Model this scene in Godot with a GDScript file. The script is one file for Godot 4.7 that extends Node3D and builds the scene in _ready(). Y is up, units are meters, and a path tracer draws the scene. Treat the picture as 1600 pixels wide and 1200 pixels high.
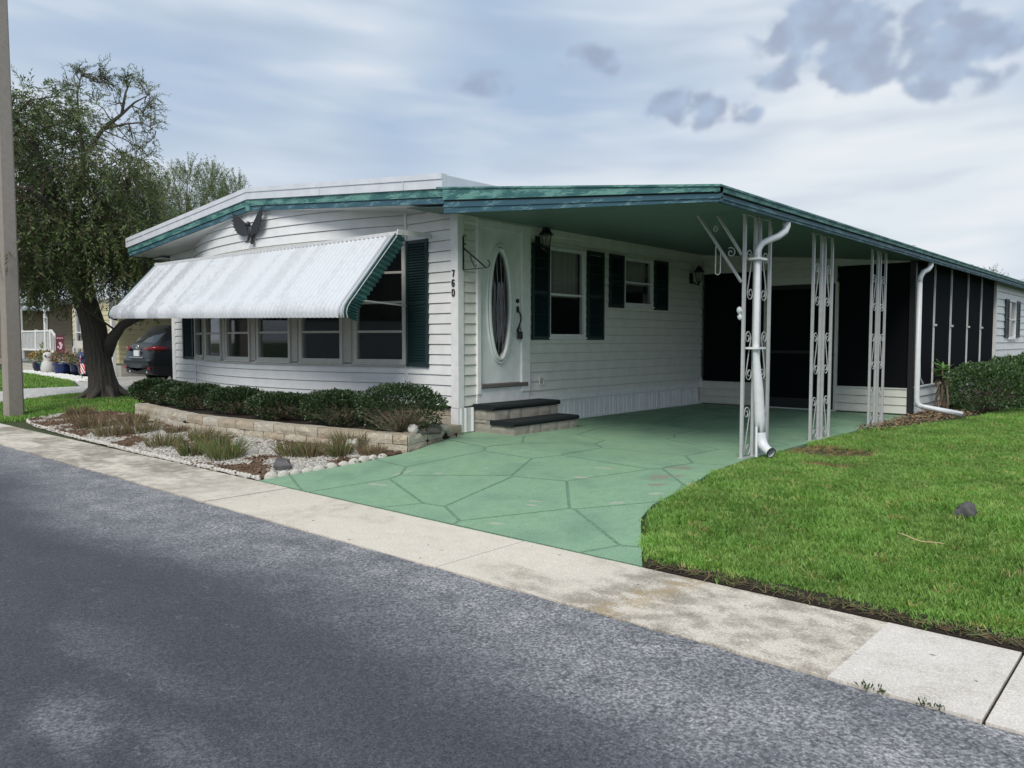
extends Node3D

var rng := RandomNumberGenerator.new()
var mats := {}
var tex := {}
var taken := {}
var origin := {}

const CAM := Vector3(0, 1.45, 0)
const YAW := 41.6
const FOCAL := 1220.0
const HORIZON := 532.0
const WALL_X := -7.34      # long side wall of the house, under the carport
const WALL_Z := -7.2       # flat front wall of the house
const FAR_X := -15.4
const BOARD := 0.137       # exposure of one siding board
const SILL_Y := 0.57       # foot of the siding
const POST_X := -3.57
const SCREEN_Z := -13.8
const EXPOSURE := 1.85
const SKY_LEVEL := 0.55

# ------------------------------------------------------------------ helpers
func ground_y(z: float) -> float:
	return 0.002 + 0.218 * clampf((-4.22 - z) / 2.4, 0.0, 1.0)

func lin(r: float, g: float, b: float) -> Color:
	return Color(r, g, b).linear_to_srgb()

func S(smooth := false) -> SurfaceTool:
	var st := SurfaceTool.new()
	st.begin(Mesh.PRIMITIVE_TRIANGLES)
	st.set_smooth_group(0 if smooth else -1)
	return st

func tri(st: SurfaceTool, a: Vector3, b: Vector3, c: Vector3) -> void:
	st.add_vertex(a); st.add_vertex(c); st.add_vertex(b)

func quad(st: SurfaceTool, a: Vector3, b: Vector3, c: Vector3, d: Vector3) -> void:
	tri(st, a, b, c); tri(st, a, c, d)

func block(st: SurfaceTool, o: Vector3, ax: Vector3, ay: Vector3, az: Vector3) -> void:
	if ax.cross(ay).dot(az) < 0.0:
		var t := ax; ax = ay; ay = t
	quad(st, o, o + ay, o + ax + ay, o + ax)
	quad(st, o + az, o + ax + az, o + ax + ay + az, o + ay + az)
	quad(st, o, o + ax, o + ax + az, o + az)
	quad(st, o + ay, o + ay + az, o + ax + ay + az, o + ax + ay)
	quad(st, o, o + az, o + ay + az, o + ay)
	quad(st, o + ax, o + ax + ay, o + ax + ay + az, o + ax + az)

func bx(st: SurfaceTool, lo: Vector3, hi: Vector3) -> void:
	var d := hi - lo
	block(st, lo, Vector3(d.x, 0, 0), Vector3(0, d.y, 0), Vector3(0, 0, d.z))

func cbx(st: SurfaceTool, lo: Vector3, hi: Vector3, c: float) -> void:
	# box with chamfered edges
	var m := (lo + hi) * 0.5
	var h := (hi - lo) * 0.5
	c = minf(c, minf(h.x, minf(h.y, h.z)) * 0.9)
	var hull := []
	for sx in [-1, 1]:
		for sy in [-1, 1]:
			for sz in [-1, 1]:
				var s := Vector3(sx, sy, sz)
				hull.append([m + s * Vector3(h.x, h.y - c, h.z - c), m + s * Vector3(h.x - c, h.y, h.z - c), m + s * Vector3(h.x - c, h.y - c, h.z)])
	var k := func(sx, sy, sz): return (0 if sx < 0 else 4) + (0 if sy < 0 else 2) + (0 if sz < 0 else 1)
	for s in [-1, 1]:
		face4(st, hull[k.call(s, -1, -1)][0], hull[k.call(s, 1, -1)][0], hull[k.call(s, 1, 1)][0], hull[k.call(s, -1, 1)][0], m)
		face4(st, hull[k.call(-1, s, -1)][1], hull[k.call(1, s, -1)][1], hull[k.call(1, s, 1)][1], hull[k.call(-1, s, 1)][1], m)
		face4(st, hull[k.call(-1, -1, s)][2], hull[k.call(1, -1, s)][2], hull[k.call(1, 1, s)][2], hull[k.call(-1, 1, s)][2], m)
		for t in [-1, 1]:
			face4(st, hull[k.call(s, t, -1)][0], hull[k.call(s, t, -1)][1], hull[k.call(s, t, 1)][1], hull[k.call(s, t, 1)][0], m)
			face4(st, hull[k.call(s, -1, t)][0], hull[k.call(s, -1, t)][2], hull[k.call(s, 1, t)][2], hull[k.call(s, 1, t)][0], m)
			face4(st, hull[k.call(-1, s, t)][1], hull[k.call(-1, s, t)][2], hull[k.call(1, s, t)][2], hull[k.call(1, s, t)][1], m)
	for e in hull:
		if (e[1] - e[0]).cross(e[2] - e[0]).dot(e[0] - m) > 0: tri(st, e[0], e[1], e[2])
		else: tri(st, e[0], e[2], e[1])

func face4(st: SurfaceTool, a: Vector3, b: Vector3, c: Vector3, d: Vector3, inside: Vector3) -> void:
	if (b - a).cross(c - a).dot(a - inside) > 0: quad(st, a, b, c, d)
	else: quad(st, a, d, c, b)

func tube(st: SurfaceTool, pts: Array, radii, sides := 6, caps := true, flat := 1.0) -> void:
	var n := pts.size()
	var up := Vector3.UP
	var rings := []
	var d0: Vector3 = (pts[1] - pts[0]).normalized()
	if absf(d0.dot(up)) > 0.9: up = Vector3.RIGHT
	var u: Vector3 = d0.cross(up).normalized()
	for i in n:
		var d: Vector3 = (pts[mini(i + 1, n - 1)] - pts[maxi(i - 1, 0)]).normalized()
		u = (u - d * u.dot(d)).normalized()
		var v := d.cross(u)
		var r: float = radii[i] if radii is Array else radii
		var ring := []
		for k in sides:
			var a := TAU * k / sides
			ring.append(pts[i] + (u * cos(a) + v * sin(a) * flat) * r)
		rings.append(ring)
	for i in n - 1:
		for k in sides:
			var k2 := (k + 1) % sides
			quad(st, rings[i][k], rings[i][k2], rings[i + 1][k2], rings[i + 1][k])
	if caps:
		for k in range(1, sides - 1):
			tri(st, rings[0][0], rings[0][k + 1], rings[0][k])
			tri(st, rings[n - 1][0], rings[n - 1][k], rings[n - 1][k + 1])

func lathe(st: SurfaceTool, at: Vector3, prof: Array, sides := 16) -> void:
	# prof: [radius, height] from bottom to top
	for i in prof.size() - 1:
		for k in sides:
			var a := TAU * k / sides
			var b := TAU * (k + 1) / sides
			var p := func(e, t): return at + Vector3(cos(t) * e[0], e[1], -sin(t) * e[0])
			quad(st, p.call(prof[i], a), p.call(prof[i], b), p.call(prof[i + 1], b), p.call(prof[i + 1], a))

func extrude(st: SurfaceTool, poly: PackedVector2Array, o: Vector3, u: Vector3, v: Vector3, depth: Vector3) -> void:
	# polygon in the plane (u, v) pushed along depth
	var idx := Geometry2D.triangulate_polygon(poly)
	var c := Vector2.ZERO
	for p in poly: c += p
	var P := func(q: Vector2) -> Vector3: return o + u * q.x + v * q.y
	var away := depth.normalized()
	for i in range(0, idx.size(), 3):
		var a: Vector3 = P.call(poly[idx[i]]); var b: Vector3 = P.call(poly[idx[i + 1]]); var d: Vector3 = P.call(poly[idx[i + 2]])
		if (b - a).cross(d - a).dot(away) > 0:
			var t := b; b = d; d = t
		tri(st, a, b, d)
		tri(st, a + depth, d + depth, b + depth)
	var ccw := not Geometry2D.is_polygon_clockwise(poly)
	var flip := (u.cross(v).dot(away) > 0) == ccw
	for i in poly.size():
		var a: Vector3 = P.call(poly[i]); var b: Vector3 = P.call(poly[(i + 1) % poly.size()])
		if flip: quad(st, a, b, b + depth, a + depth)
		else: quad(st, b, a, a + depth, b + depth)

func blob(st: SurfaceTool, c: Vector3, r: Vector3, sides := 10, rings := 6, rough := 0.0, seed_ := 1) -> void:
	var nz := FastNoiseLite.new(); nz.seed = seed_; nz.frequency = 0.9
	var P := func(i, k) -> Vector3:
		var t: float = PI * i / rings
		var a: float = TAU * (k % sides) / sides
		var d := Vector3(sin(t) * cos(a), cos(t), -sin(t) * sin(a))
		return c + d * r * (1.0 + rough * nz.get_noise_3d(d.x * 2.0, d.y * 2.0, d.z * 2.0))
	for i in rings:
		for k in sides:
			if i < rings - 1: tri(st, P.call(i, k), P.call(i + 1, k), P.call(i + 1, k + 1))
			if i > 0: tri(st, P.call(i, k), P.call(i + 1, k + 1), P.call(i, k + 1))

func numbered(called: String, parent: Node) -> String:
	var key := str(parent.get_instance_id()) + called
	var n: int = taken.get(key, 0)
	taken[key] = n + 1
	return called if n == 0 else "%s_%03d" % [called, n]

func global_of(n: Node) -> Vector3:
	return origin.get(n, Vector3.ZERO)

func inst(called: String, mesh: Mesh, m: Material, parent: Node = self, at := Vector3.ZERO, basis := Basis.IDENTITY) -> MeshInstance3D:
	var o := MeshInstance3D.new()
	o.name = numbered(called, parent)
	o.mesh = mesh
	o.material_override = m
	parent.add_child(o, true)
	o.transform = Transform3D(basis, at - global_of(parent))
	origin[o] = at
	return o

func obj(called: String, st: SurfaceTool, m: Material, parent: Node = self) -> MeshInstance3D:
	st.generate_normals()
	return inst(called, st.commit(), m, parent)

func node(called: String, at: Vector3, parent: Node = self) -> Node3D:
	var o := Node3D.new()
	o.name = numbered(called, parent)
	parent.add_child(o, true)
	o.position = at - global_of(parent)
	origin[o] = at
	return o

func tag(o: Node, label: String, category: String, group := "") -> Node:
	o.set_meta("label", label)
	o.set_meta("category", category)
	if group != "": o.set_meta("group", group)
	return o

func thing(called: String, label: String, category: String, at: Vector3, group := "") -> Node3D:
	var o := node(called, at)
	tag(o, label, category, group)
	return o

func structure(called: String, st: SurfaceTool, m: Material) -> MeshInstance3D:
	var o := obj(called, st, m)
	o.set_meta("kind", "structure")
	return o

func copy_of(src: Node3D, at: Vector3, label := "", turn := 0.0, scale_ := Vector3.ONE) -> Node3D:
	var r: Node3D = src.duplicate()
	var base: String = String(src.name)
	if base.length() > 4 and base.substr(base.length() - 4, 1) == "_" and base.right(3).is_valid_int(): base = base.left(base.length() - 4)
	r.name = numbered(base, self)
	add_child(r, true)
	r.position = at
	r.rotation.y = turn
	r.scale = scale_
	if label != "": r.set_meta("label", label)
	origin[r] = at
	return r

# ------------------------------------------------------------------ textures
func noise_bytes(seed_: int, freq: float, w: int, h: int, oct := 4, kind := FastNoiseLite.TYPE_SIMPLEX_SMOOTH) -> PackedByteArray:
	var n := FastNoiseLite.new()
	n.seed = seed_; n.frequency = freq; n.noise_type = kind
	n.fractal_type = FastNoiseLite.FRACTAL_FBM if oct > 1 else FastNoiseLite.FRACTAL_NONE
	n.fractal_octaves = oct
	var im := n.get_seamless_image(w, h, false, false, 0.1, true)
	im.convert(Image.FORMAT_L8)
	return im.get_data()

func gray_tex(key: String, layers: Array, lo: float, hi: float, power := 1.0, w := 512, h := 512) -> ImageTexture:
	# layers: [seed, frequency, octaves, weight]; result spans lo..hi
	if tex.has(key): return tex[key]
	var acc := PackedFloat32Array(); acc.resize(w * h)
	var total := 0.0
	for l in layers:
		var b := noise_bytes(l[0], l[1], w, h, l[2])
		var wt: float = l[3]
		total += wt
		for i in w * h: acc[i] += b[i] * wt
	var d := PackedByteArray(); d.resize(w * h)
	for i in w * h:
		d[i] = int(255.0 * (lo + (hi - lo) * pow(clampf((acc[i] / total / 255.0 - 0.2) / 0.6, 0.0, 1.0), power)))
	tex[key] = ImageTexture.create_from_image(Image.create_from_data(w, h, false, Image.FORMAT_L8, d))
	return tex[key]

func color_tex(key: String, w: int, h: int, paint: Callable) -> ImageTexture:
	var d := PackedByteArray(); d.resize(w * h * 3)
	paint.call(d, w, h)
	tex[key] = ImageTexture.create_from_image(Image.create_from_data(w, h, false, Image.FORMAT_RGB8, d))
	return tex[key]

func pm(key: String, c: Color, rough: float, t: Texture2D = null, metres := 1.0, bump: Texture2D = null, bump_cm := 0.0, bump_metres := 0.0) -> StandardMaterial3D:
	var m := StandardMaterial3D.new()
	m.albedo_color = c
	m.roughness = rough
	if t:
		m.albedo_texture = t
		m.uv1_triplanar = true
		m.uv1_world_triplanar = true
		m.uv1_scale = Vector3.ONE / metres
	if bump:
		m.heightmap_enabled = true
		m.heightmap_texture = bump
		m.heightmap_scale = bump_cm
		m.uv1_triplanar = true
		m.uv1_world_triplanar = true
		m.uv1_scale = Vector3.ONE / metres
	mats[key] = m
	return m

func leafy(key: String, backlight: Color, rough := 0.6) -> StandardMaterial3D:
	var m := StandardMaterial3D.new()
	m.vertex_color_use_as_albedo = true
	m.albedo_color = Color.WHITE
	m.roughness = rough
	m.cull_mode = BaseMaterial3D.CULL_DISABLED
	m.backlight_enabled = true
	m.backlight = backlight
	mats[key] = m
	return m

# ------------------------------------------------------------------ leaves
class Leaves:
	var v := PackedVector3Array()
	var n := PackedVector3Array()
	var c := PackedColorArray()
	var ix := PackedInt32Array()
	func leaf(p: Vector3, dir: Vector3, side: Vector3, length: float, width: float, col: Color) -> void:
		var b := v.size()
		var nn := dir.cross(side).normalized()
		var m := p + dir * (length * 0.45) + nn * (length * 0.06)
		v.append(p); v.append(m + side * (width * 0.5)); v.append(p + dir * length); v.append(m - side * (width * 0.5))
		for k in 4:
			n.append(nn); c.append(col)
		ix.append_array(PackedInt32Array([b, b + 1, b + 2, b, b + 2, b + 3]))
	func blade(p: Vector3, dir: Vector3, side: Vector3, length: float, width: float, bend: Vector3, col: Color) -> void:
		var b := v.size()
		var nn := dir.cross(side).normalized()
		var m := p + dir * (length * 0.55)
		var e := p + dir * length * 0.92 + bend
		v.append(p - side * width * 0.5); v.append(p + side * width * 0.5)
		v.append(m - side * width * 0.42 + bend * 0.3); v.append(m + side * width * 0.42 + bend * 0.3)
		v.append(e)
		for k in 5:
			n.append(nn); c.append(col)
		ix.append_array(PackedInt32Array([b, b + 1, b + 2, b + 1, b + 3, b + 2, b + 2, b + 3, b + 4]))
	func mesh() -> ArrayMesh:
		var a := []
		a.resize(Mesh.ARRAY_MAX)
		a[Mesh.ARRAY_VERTEX] = v; a[Mesh.ARRAY_NORMAL] = n; a[Mesh.ARRAY_COLOR] = c; a[Mesh.ARRAY_INDEX] = ix
		var m := ArrayMesh.new()
		m.add_surface_from_arrays(Mesh.PRIMITIVE_TRIANGLES, a)
		return m

func rv() -> Vector3:
	while true:
		var p := Vector3(rng.randf_range(-1, 1), rng.randf_range(-1, 1), rng.randf_range(-1, 1))
		if p.length_squared() < 1.0 and p.length_squared() > 0.001: return p
	return Vector3.UP

func scatter(called: String, mesh: Mesh, m: Material, xf: Array, cols: Array, label: String, category: String) -> MultiMeshInstance3D:
	var mm := MultiMesh.new()
	mm.transform_format = MultiMesh.TRANSFORM_3D
	mm.use_colors = true
	mm.mesh = mesh
	mm.instance_count = xf.size()
	for i in xf.size():
		mm.set_instance_transform(i, xf[i])
		mm.set_instance_color(i, cols[i])
	var o := MultiMeshInstance3D.new()
	o.multimesh = mm
	o.material_override = m
	o.name = numbered(called, self)
	add_child(o, true)
	o.set_meta("kind", "stuff")
	tag(o, label, category)
	return o

func _ready() -> void:
	rng.seed = 760
	view_and_light()
	make_materials()
	print("materials")
	ground_and_road()
	print("ground")
	house()
	carport()
	print("house")
	screen_room()
	awning()
	house_details()
	garden()
	print("garden")
	lawns()
	print("lawns")
	neighbourhood()
	trees()
	print("done")

# ------------------------------------------------------------------ camera, sky, sun
func view_and_light() -> void:
	var cam := Camera3D.new()
	cam.name = "camera"
	cam.fov = rad_to_deg(2.0 * atan(600.0 / FOCAL))
	cam.position = CAM
	cam.rotation = Vector3(-atan((600.0 - HORIZON) / FOCAL), deg_to_rad(YAW), 0)
	cam.near = 0.05
	cam.far = 1200.0
	add_child(cam)
	var env := Environment.new()
	env.background_mode = Environment.BG_SKY
	env.tonemap_mode = Environment.TONE_MAPPER_LINEAR
	env.tonemap_exposure = EXPOSURE
	env.sdfgi_enabled = true
	env.ssao_enabled = true
	env.ssil_enabled = true
	var sky := Sky.new()
	var pan := PanoramaSkyMaterial.new()
	pan.panorama = sky_image()
	sky.sky_material = pan
	env.sky = sky
	var we := WorldEnvironment.new()
	we.name = "world_environment"
	we.environment = env
	add_child(we)
	var sun := DirectionalLight3D.new()
	sun.name = "sun"
	sun.light_energy = 0.5
	sun.light_angular_distance = 25.0
	sun.light_color = Color(1.0, 0.975, 0.94)
	sun.shadow_enabled = true
	add_child(sun)
	sun.look_at_from_position(Vector3(6, 18, 16), Vector3.ZERO)

func azimuth_tilt(az: float) -> float:
	return sin(az * 3.0) * 10.0

func sky_image() -> ImageTexture:
	var w := 2048
	var h := 1024
	var a := FastNoiseLite.new(); a.seed = 14; a.frequency = 0.42; a.fractal_octaves = 4; a.fractal_gain = 0.45
	var b := FastNoiseLite.new(); b.seed = 29; b.frequency = 1.0; b.fractal_octaves = 4
	var e := FastNoiseLite.new(); e.seed = 8; e.frequency = 0.22; e.fractal_octaves = 6; e.fractal_gain = 0.56
	# drifting dark clouds: azimuth, elevation, half width, half height (degrees), depth
	var puffs := [[-17.0, 18.5, 5.6, 2.5, 1.0], [-20.3, 20.2, 4.2, 1.9, 0.95], [-13.0, 17.2, 4.2, 2.2, 1.0], [-22.8, 17.9, 2.2, 1.3, 0.8], [-29.2, 15.8, 2.7, 1.3, 1.0], [-25.2, 15.6, 1.1, 1.0, 0.85], [-34.7, 19.3, 3.4, 1.0, 0.55], [-43.4, 17.8, 2.4, 0.9, 0.5], [20.0, 19.0, 5.0, 2.2, 1.0], [48.0, 20.0, 6.0, 2.6, 1.0], [75.0, 16.0, 4.0, 1.8, 0.9], [105.0, 19.0, 6.0, 2.4, 0.9], [150.0, 21.0, 6.0, 2.6, 1.0], [-175.0, 17.0, 5.0, 2.2, 0.9], [-120.0, 19.0, 6.0, 2.4, 0.9], [-85.0, 24.0, 6.0, 2.4, 0.8], [0.0, 33.0, 8.0, 4.0, 0.9], [-60.0, 38.0, 9.0, 4.0, 0.9], [120.0, 40.0, 9.0, 4.0, 0.9], [-140.0, 42.0, 9.0, 4.0, 0.9]]
	var f := PackedFloat32Array(); f.resize(w * h * 3)
	var mid := Vector3(0.41, 0.53, 0.70)
	var deep := Vector3(0.40, 0.485, 0.63)
	var pale := Vector3(0.74, 0.80, 0.86)
	var white := Vector3(0.84, 0.87, 0.91)
	var dark := Vector3(0.335, 0.395, 0.53)
	for j in h / 2 + 2:
		var el := PI * 0.5 - PI * (j + 0.5) / h
		var sy := maxf(sin(el), 0.0)
		var cy := cos(el)
		var eld := rad_to_deg(el)
		for i in w:
			var az := TAU * (i + 0.5) / w
			var k := 1.0 / (sy + 0.30)
			var px := sin(az) * cy * k
			var pz := -cos(az) * cy * k
			var n1 := a.get_noise_3d(sin(az) * 3.6 + 5.0, cos(az) * 3.6, eld * 0.11)
			var low := b.get_noise_3d(sin(az) * 3.0, cos(az) * 3.0, eld * 0.36 - 0.05 * azimuth_tilt(az))
			var n2 := lerpf(low, b.get_noise_2d(px * 1.2 + 20.0, pz * 1.2), smoothstep(24.0, 50.0, eld))
			var open := clampf(0.34 + 1.15 * n1 + 0.55 * smoothstep(17.0, 9.5, eld), 0.0, 1.0)
			var c := mid.lerp(pale, open)
			c = c.lerp(white, clampf(n2 * 1.8 - 0.10, 0.0, 1.0) * 0.8 * (0.35 + 0.65 * open))
			c = c.lerp(deep, clampf(-n2 * 1.5 - 0.05, 0.0, 1.0) * 0.55)
			var azd := rad_to_deg(az)
			if azd > 180.0: azd -= 360.0
			var body := 0.0
			for p in puffs:
				var dx: float = wrapf(azd - p[0], -180.0, 180.0) / p[2]
				var dy: float = (eld - p[1]) / p[3]
				var r: float = dx * dx + dy * dy
				if r < 3.0: body = maxf(body, p[4] * (1.3 - 0.8 * r))
			if body > 0.0:
				var edge := body + 1.9 * e.get_noise_2d(azd * 1.0, eld * 1.5) - 0.25
				c = c.lerp(dark.lerp(mid, clampf(0.35 + 1.1 * e.get_noise_2d(azd * 1.7 + 90.0, eld * 2.2), 0.0, 0.8)), smoothstep(-0.12, 0.62, edge) * minf(1.0, body * 2.0) * 0.88)
			var o := (j * w + i) * 3
			f[o] = c.x * SKY_LEVEL; f[o + 1] = c.y * SKY_LEVEL; f[o + 2] = c.z * SKY_LEVEL
	for j in range(h / 2 + 2, h):
		for i in w:
			var o := (j * w + i) * 3
			f[o] = 0.25; f[o + 1] = 0.26; f[o + 2] = 0.25
	return ImageTexture.create_from_image(Image.create_from_data(w, h, false, Image.FORMAT_RGBF, f.to_byte_array()))

# ------------------------------------------------------------------ materials
func make_materials() -> void:
	var grain := gray_tex("grain", [[3, 0.35, 2, 1.0], [8, 0.12, 2, 0.7]], 0.72, 1.0)
	var soft := gray_tex("soft", [[12, 0.012, 5, 1.0], [13, 0.2, 2, 0.25]], 0.945, 1.0)
	var mottle := gray_tex("mottle", [[21, 0.02, 5, 1.0], [22, 0.25, 2, 0.4]], 0.76, 1.0)
	var rockb := gray_tex("rockb", [[31, 0.05, 5, 1.0], [32, 0.3, 2, 0.3]], 0.0, 1.0)
	var rocky := gray_tex("rocky", [[41, 0.06, 4, 1.0], [42, 0.3, 2, 0.6]], 0.42, 1.0)
	var leather := gray_tex("leather", [[36, 0.4, 3, 1.0]], 0.5, 1.0)
	var im := (soft as ImageTexture).get_image()
	im.resize(512, 24, Image.INTERPOLATE_CUBIC)
	im.resize(512, 512, Image.INTERPOLATE_CUBIC)
	var streak := ImageTexture.create_from_image(im)
	pm("white", lin(0.76, 0.77, 0.77), 0.42, streak, 2.2)
	pm("cream", lin(0.72, 0.72, 0.67), 0.45, streak, 1.7)
	pm("white_trim", lin(0.78, 0.79, 0.79), 0.38, soft, 1.1)
	pm("roof_white", lin(0.66, 0.69, 0.74), 0.45, soft, 2.0)
	pm("window_frame", lin(0.52, 0.52, 0.48), 0.5, soft, 0.7)
	pm("mullion", lin(0.46, 0.45, 0.40), 0.6, soft, 0.7)
	pm("alu", lin(0.62, 0.63, 0.63), 0.4, soft, 0.7)
	pm("shutter", lin(0.006, 0.027, 0.030), 0.5, soft, 0.6)
	pm("ceiling_green", lin(0.115, 0.185, 0.165), 0.5, soft, 2.4)
	pm("iron_white", lin(0.47, 0.48, 0.48), 0.42, soft, 0.7)
	pm("pipe_white", lin(0.70, 0.73, 0.75), 0.4, soft, 0.7)
	pm("black_iron", lin(0.012, 0.013, 0.014), 0.45, grain, 0.3)
	pm("eagle_metal", lin(0.03, 0.032, 0.036), 0.42, mottle, 0.2)
	pm("carpet", lin(0.006, 0.014, 0.015), 0.95, grain, 0.12, leather, 0.5)
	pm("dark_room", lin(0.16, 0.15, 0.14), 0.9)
	pm("curtain", lin(0.50, 0.50, 0.47), 0.9, soft, 0.3)
	pm("door_paint", lin(0.74, 0.77, 0.76), 0.35, soft, 1.5)
	pm("threshold", lin(0.16, 0.14, 0.13), 0.6, mottle, 0.3)
	pm("bronze", lin(0.03, 0.027, 0.024), 0.35)
	mats.bronze.metallic = 0.6
	pm("lead", lin(0.24, 0.25, 0.25), 0.45)
	mats.lead.metallic = 0.5
	pm("screen", lin(0.007, 0.009, 0.012), 0.9, leather, 0.05)
	mats.screen.metallic_specular = 0.3
	pm("screen_side", lin(0.007, 0.009, 0.012), 0.95, grain, 0.08)
	mats.screen_side.metallic_specular = 0.22
	pm("dark_frame", lin(0.015, 0.015, 0.017), 0.5)
	pm("concrete", lin(0.50, 0.47, 0.41), 0.92, mottle, 1.6, rockb, 0.15)
	pm("pole", lin(0.30, 0.27, 0.235), 0.92, soft, 0.8, rockb, 0.12)
	pm("stone_a", lin(0.74, 0.66, 0.52), 0.95, mottle, 0.33, rockb, 1.0)
	pm("stone_b", lin(0.70, 0.59, 0.44), 0.95, mottle, 0.29, rockb, 1.0)
	pm("stone_c", lin(0.78, 0.71, 0.59), 0.95, mottle, 0.37, rockb, 1.0)
	pm("step_stone", lin(0.66, 0.61, 0.53), 0.95, mottle, 0.16, rockb, 1.1)
	pm("edging_white", lin(0.74, 0.71, 0.64), 0.85, mottle, 0.22, rockb, 0.5)
	pm("grey_stone", lin(0.20, 0.19, 0.17), 0.95, mottle, 0.2, rockb, 1.0)
	pm("statue", lin(0.33, 0.32, 0.325), 0.95, rocky, 0.11, rockb, 0.8)
	pm("soil", lin(0.045, 0.030, 0.019), 1.0, mottle, 0.35, rockb, 1.5)
	pm("mulch_bed", lin(0.10, 0.068, 0.045), 1.0, mottle, 0.22, rockb, 1.5)
	pm("ground", lin(0.060, 0.085, 0.026), 1.0, mottle, 0.6, rockb, 1.0)
	pm("bark", lin(0.19, 0.165, 0.14), 0.95, mottle, 0.5, rockb, 3.0)
	pm("twig", lin(0.11, 0.085, 0.06), 0.9)
	pm("dry_twig", lin(0.24, 0.19, 0.13), 0.9)
	pm("neighbour_yellow", lin(0.58, 0.53, 0.33), 0.6, soft, 2.0)
	pm("neighbour_tan", lin(0.30, 0.225, 0.15), 0.7, soft, 2.0)
	pm("neighbour_concrete", lin(0.58, 0.57, 0.54), 0.9, mottle, 2.0)
	pm("deck_grey", lin(0.24, 0.27, 0.28), 0.7, soft, 1.0)
	pm("vinyl_white", lin(0.80, 0.80, 0.79), 0.4)
	pm("car_paint", lin(0.010, 0.011, 0.013), 0.35)
	mats.car_paint.clearcoat_enabled = true
	mats.car_paint.metallic_specular = 0.35
	mats.car_paint.clearcoat = 0.25
	mats.car_paint.clearcoat_roughness = 0.03
	pm("car_black", lin(0.008, 0.008, 0.009), 0.5)
	pm("car_glass", lin(0.006, 0.007, 0.008), 0.05)
	pm("tail_red", lin(0.22, 0.006, 0.01), 0.12)
	pm("chrome", lin(0.75, 0.76, 0.77), 0.12)
	mats.chrome.metallic = 1.0
	pm("plate", lin(0.72, 0.74, 0.74), 0.4)
	pm("rubber", lin(0.012, 0.012, 0.012), 0.85)
	pm("rim", lin(0.35, 0.35, 0.36), 0.3)
	mats.rim.metallic = 0.9
	pm("pot_blue", lin(0.012, 0.03, 0.13), 0.25)
	pm("pot_teal", lin(0.01, 0.17, 0.18), 0.3)
	pm("pot_navy", lin(0.01, 0.014, 0.05), 0.3)
	pm("figurine_white", lin(0.72, 0.70, 0.66), 0.6, mottle, 0.2)
	pm("digit_black", lin(0.008, 0.008, 0.009), 0.4)
	pm("white_hose", lin(0.7, 0.7, 0.68), 0.5)
	pm("dry_stem", lin(0.46, 0.38, 0.20), 0.8)
	pm("awning_white", lin(0.62, 0.645, 0.67), 0.42)
	mats.awning_white.albedo_texture = awning_texture(soft)
	weathered("teal", Vector3(0.030, 0.115, 0.118), Vector3(0.15, 0.33, 0.29), 61, 0.30)
	weathered("teal_low", Vector3(0.030, 0.092, 0.125), Vector3(0.14, 0.27, 0.30), 77, 0.18)
	weathered("teal_awning", Vector3(0.008, 0.050, 0.050), Vector3(0.035, 0.125, 0.115), 83, 0.25)
	var g := StandardMaterial3D.new()
	g.albedo_color = Color(0.10, 0.13, 0.14, 0.32)
	g.transparency = BaseMaterial3D.TRANSPARENCY_ALPHA
	g.roughness = 0.03
	g.cull_mode = BaseMaterial3D.CULL_DISABLED
	mats.glass = g
	var lg := StandardMaterial3D.new()
	lg.albedo_color = Color(0.5, 0.52, 0.52, 0.3)
	lg.transparency = BaseMaterial3D.TRANSPARENCY_ALPHA
	lg.roughness = 0.15
	mats.lantern_glass = lg
	leafy("grass", Color(0.5, 0.6, 0.2), 0.55)
	leafy("leaf", Color(0.35, 0.4, 0.15), 0.5)
	leafy("dry", Color(0.3, 0.25, 0.15), 0.8)
	var mc := StandardMaterial3D.new()
	mc.vertex_color_use_as_albedo = true
	mc.roughness = 0.9
	mats.chips = mc

func awning_texture(_soft: Texture2D) -> ImageTexture:
	# water streaks and grime running down the slope, heaviest under the tree
	var a := noise_bytes(91, 0.012, 1024, 64, 4)
	var b := noise_bytes(92, 0.06, 1024, 256, 4)
	return color_tex("awning", 1024, 256, func(d: PackedByteArray, w: int, h: int):
		for j in h:
			for i in w:
				var q := j * w + i
				var st := a[(j / 16 + 24) * 1024 + i] / 255.0
				var grit := b[q] / 255.0
				var dirt := smoothstep(0.40, 0.80, st * 0.75 + grit * 0.28) * (0.06 + 0.13 * smoothstep(620.0, 120.0, i + (st - 0.5) * 300.0))
				var t := 1.0 - dirt - 0.03 * grit
				d[q * 3] = int(252 * t); d[q * 3 + 1] = int(253 * t); d[q * 3 + 2] = int(254 * t))

func weathered(key: String, dark: Vector3, pale: Vector3, seed_: int, amount: float) -> void:
	var a := noise_bytes(seed_, 0.014, 256, 256, 4)
	var b := noise_bytes(seed_ + 1, 0.08, 256, 256, 4)
	var t := color_tex(key, 256, 256, func(d: PackedByteArray, w: int, h: int):
		for i in w * h:
			var k := smoothstep(0.48 - 0.1, 0.48 + 0.18, (a[i] * 0.62 + b[i] * 0.38) / 255.0 + (amount - 0.3)) * (0.55 + 0.45 * b[i] / 255.0)
			var c := dark.lerp(pale, k)
			var s := lin(c.x, c.y, c.z)
			d[i * 3] = int(s.r * 255); d[i * 3 + 1] = int(s.g * 255); d[i * 3 + 2] = int(s.b * 255))
	pm(key, Color.WHITE, 0.6, t, 2.0)
	mats[key].uv1_scale = Vector3(0.5, 2.2, 0.5)

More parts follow.
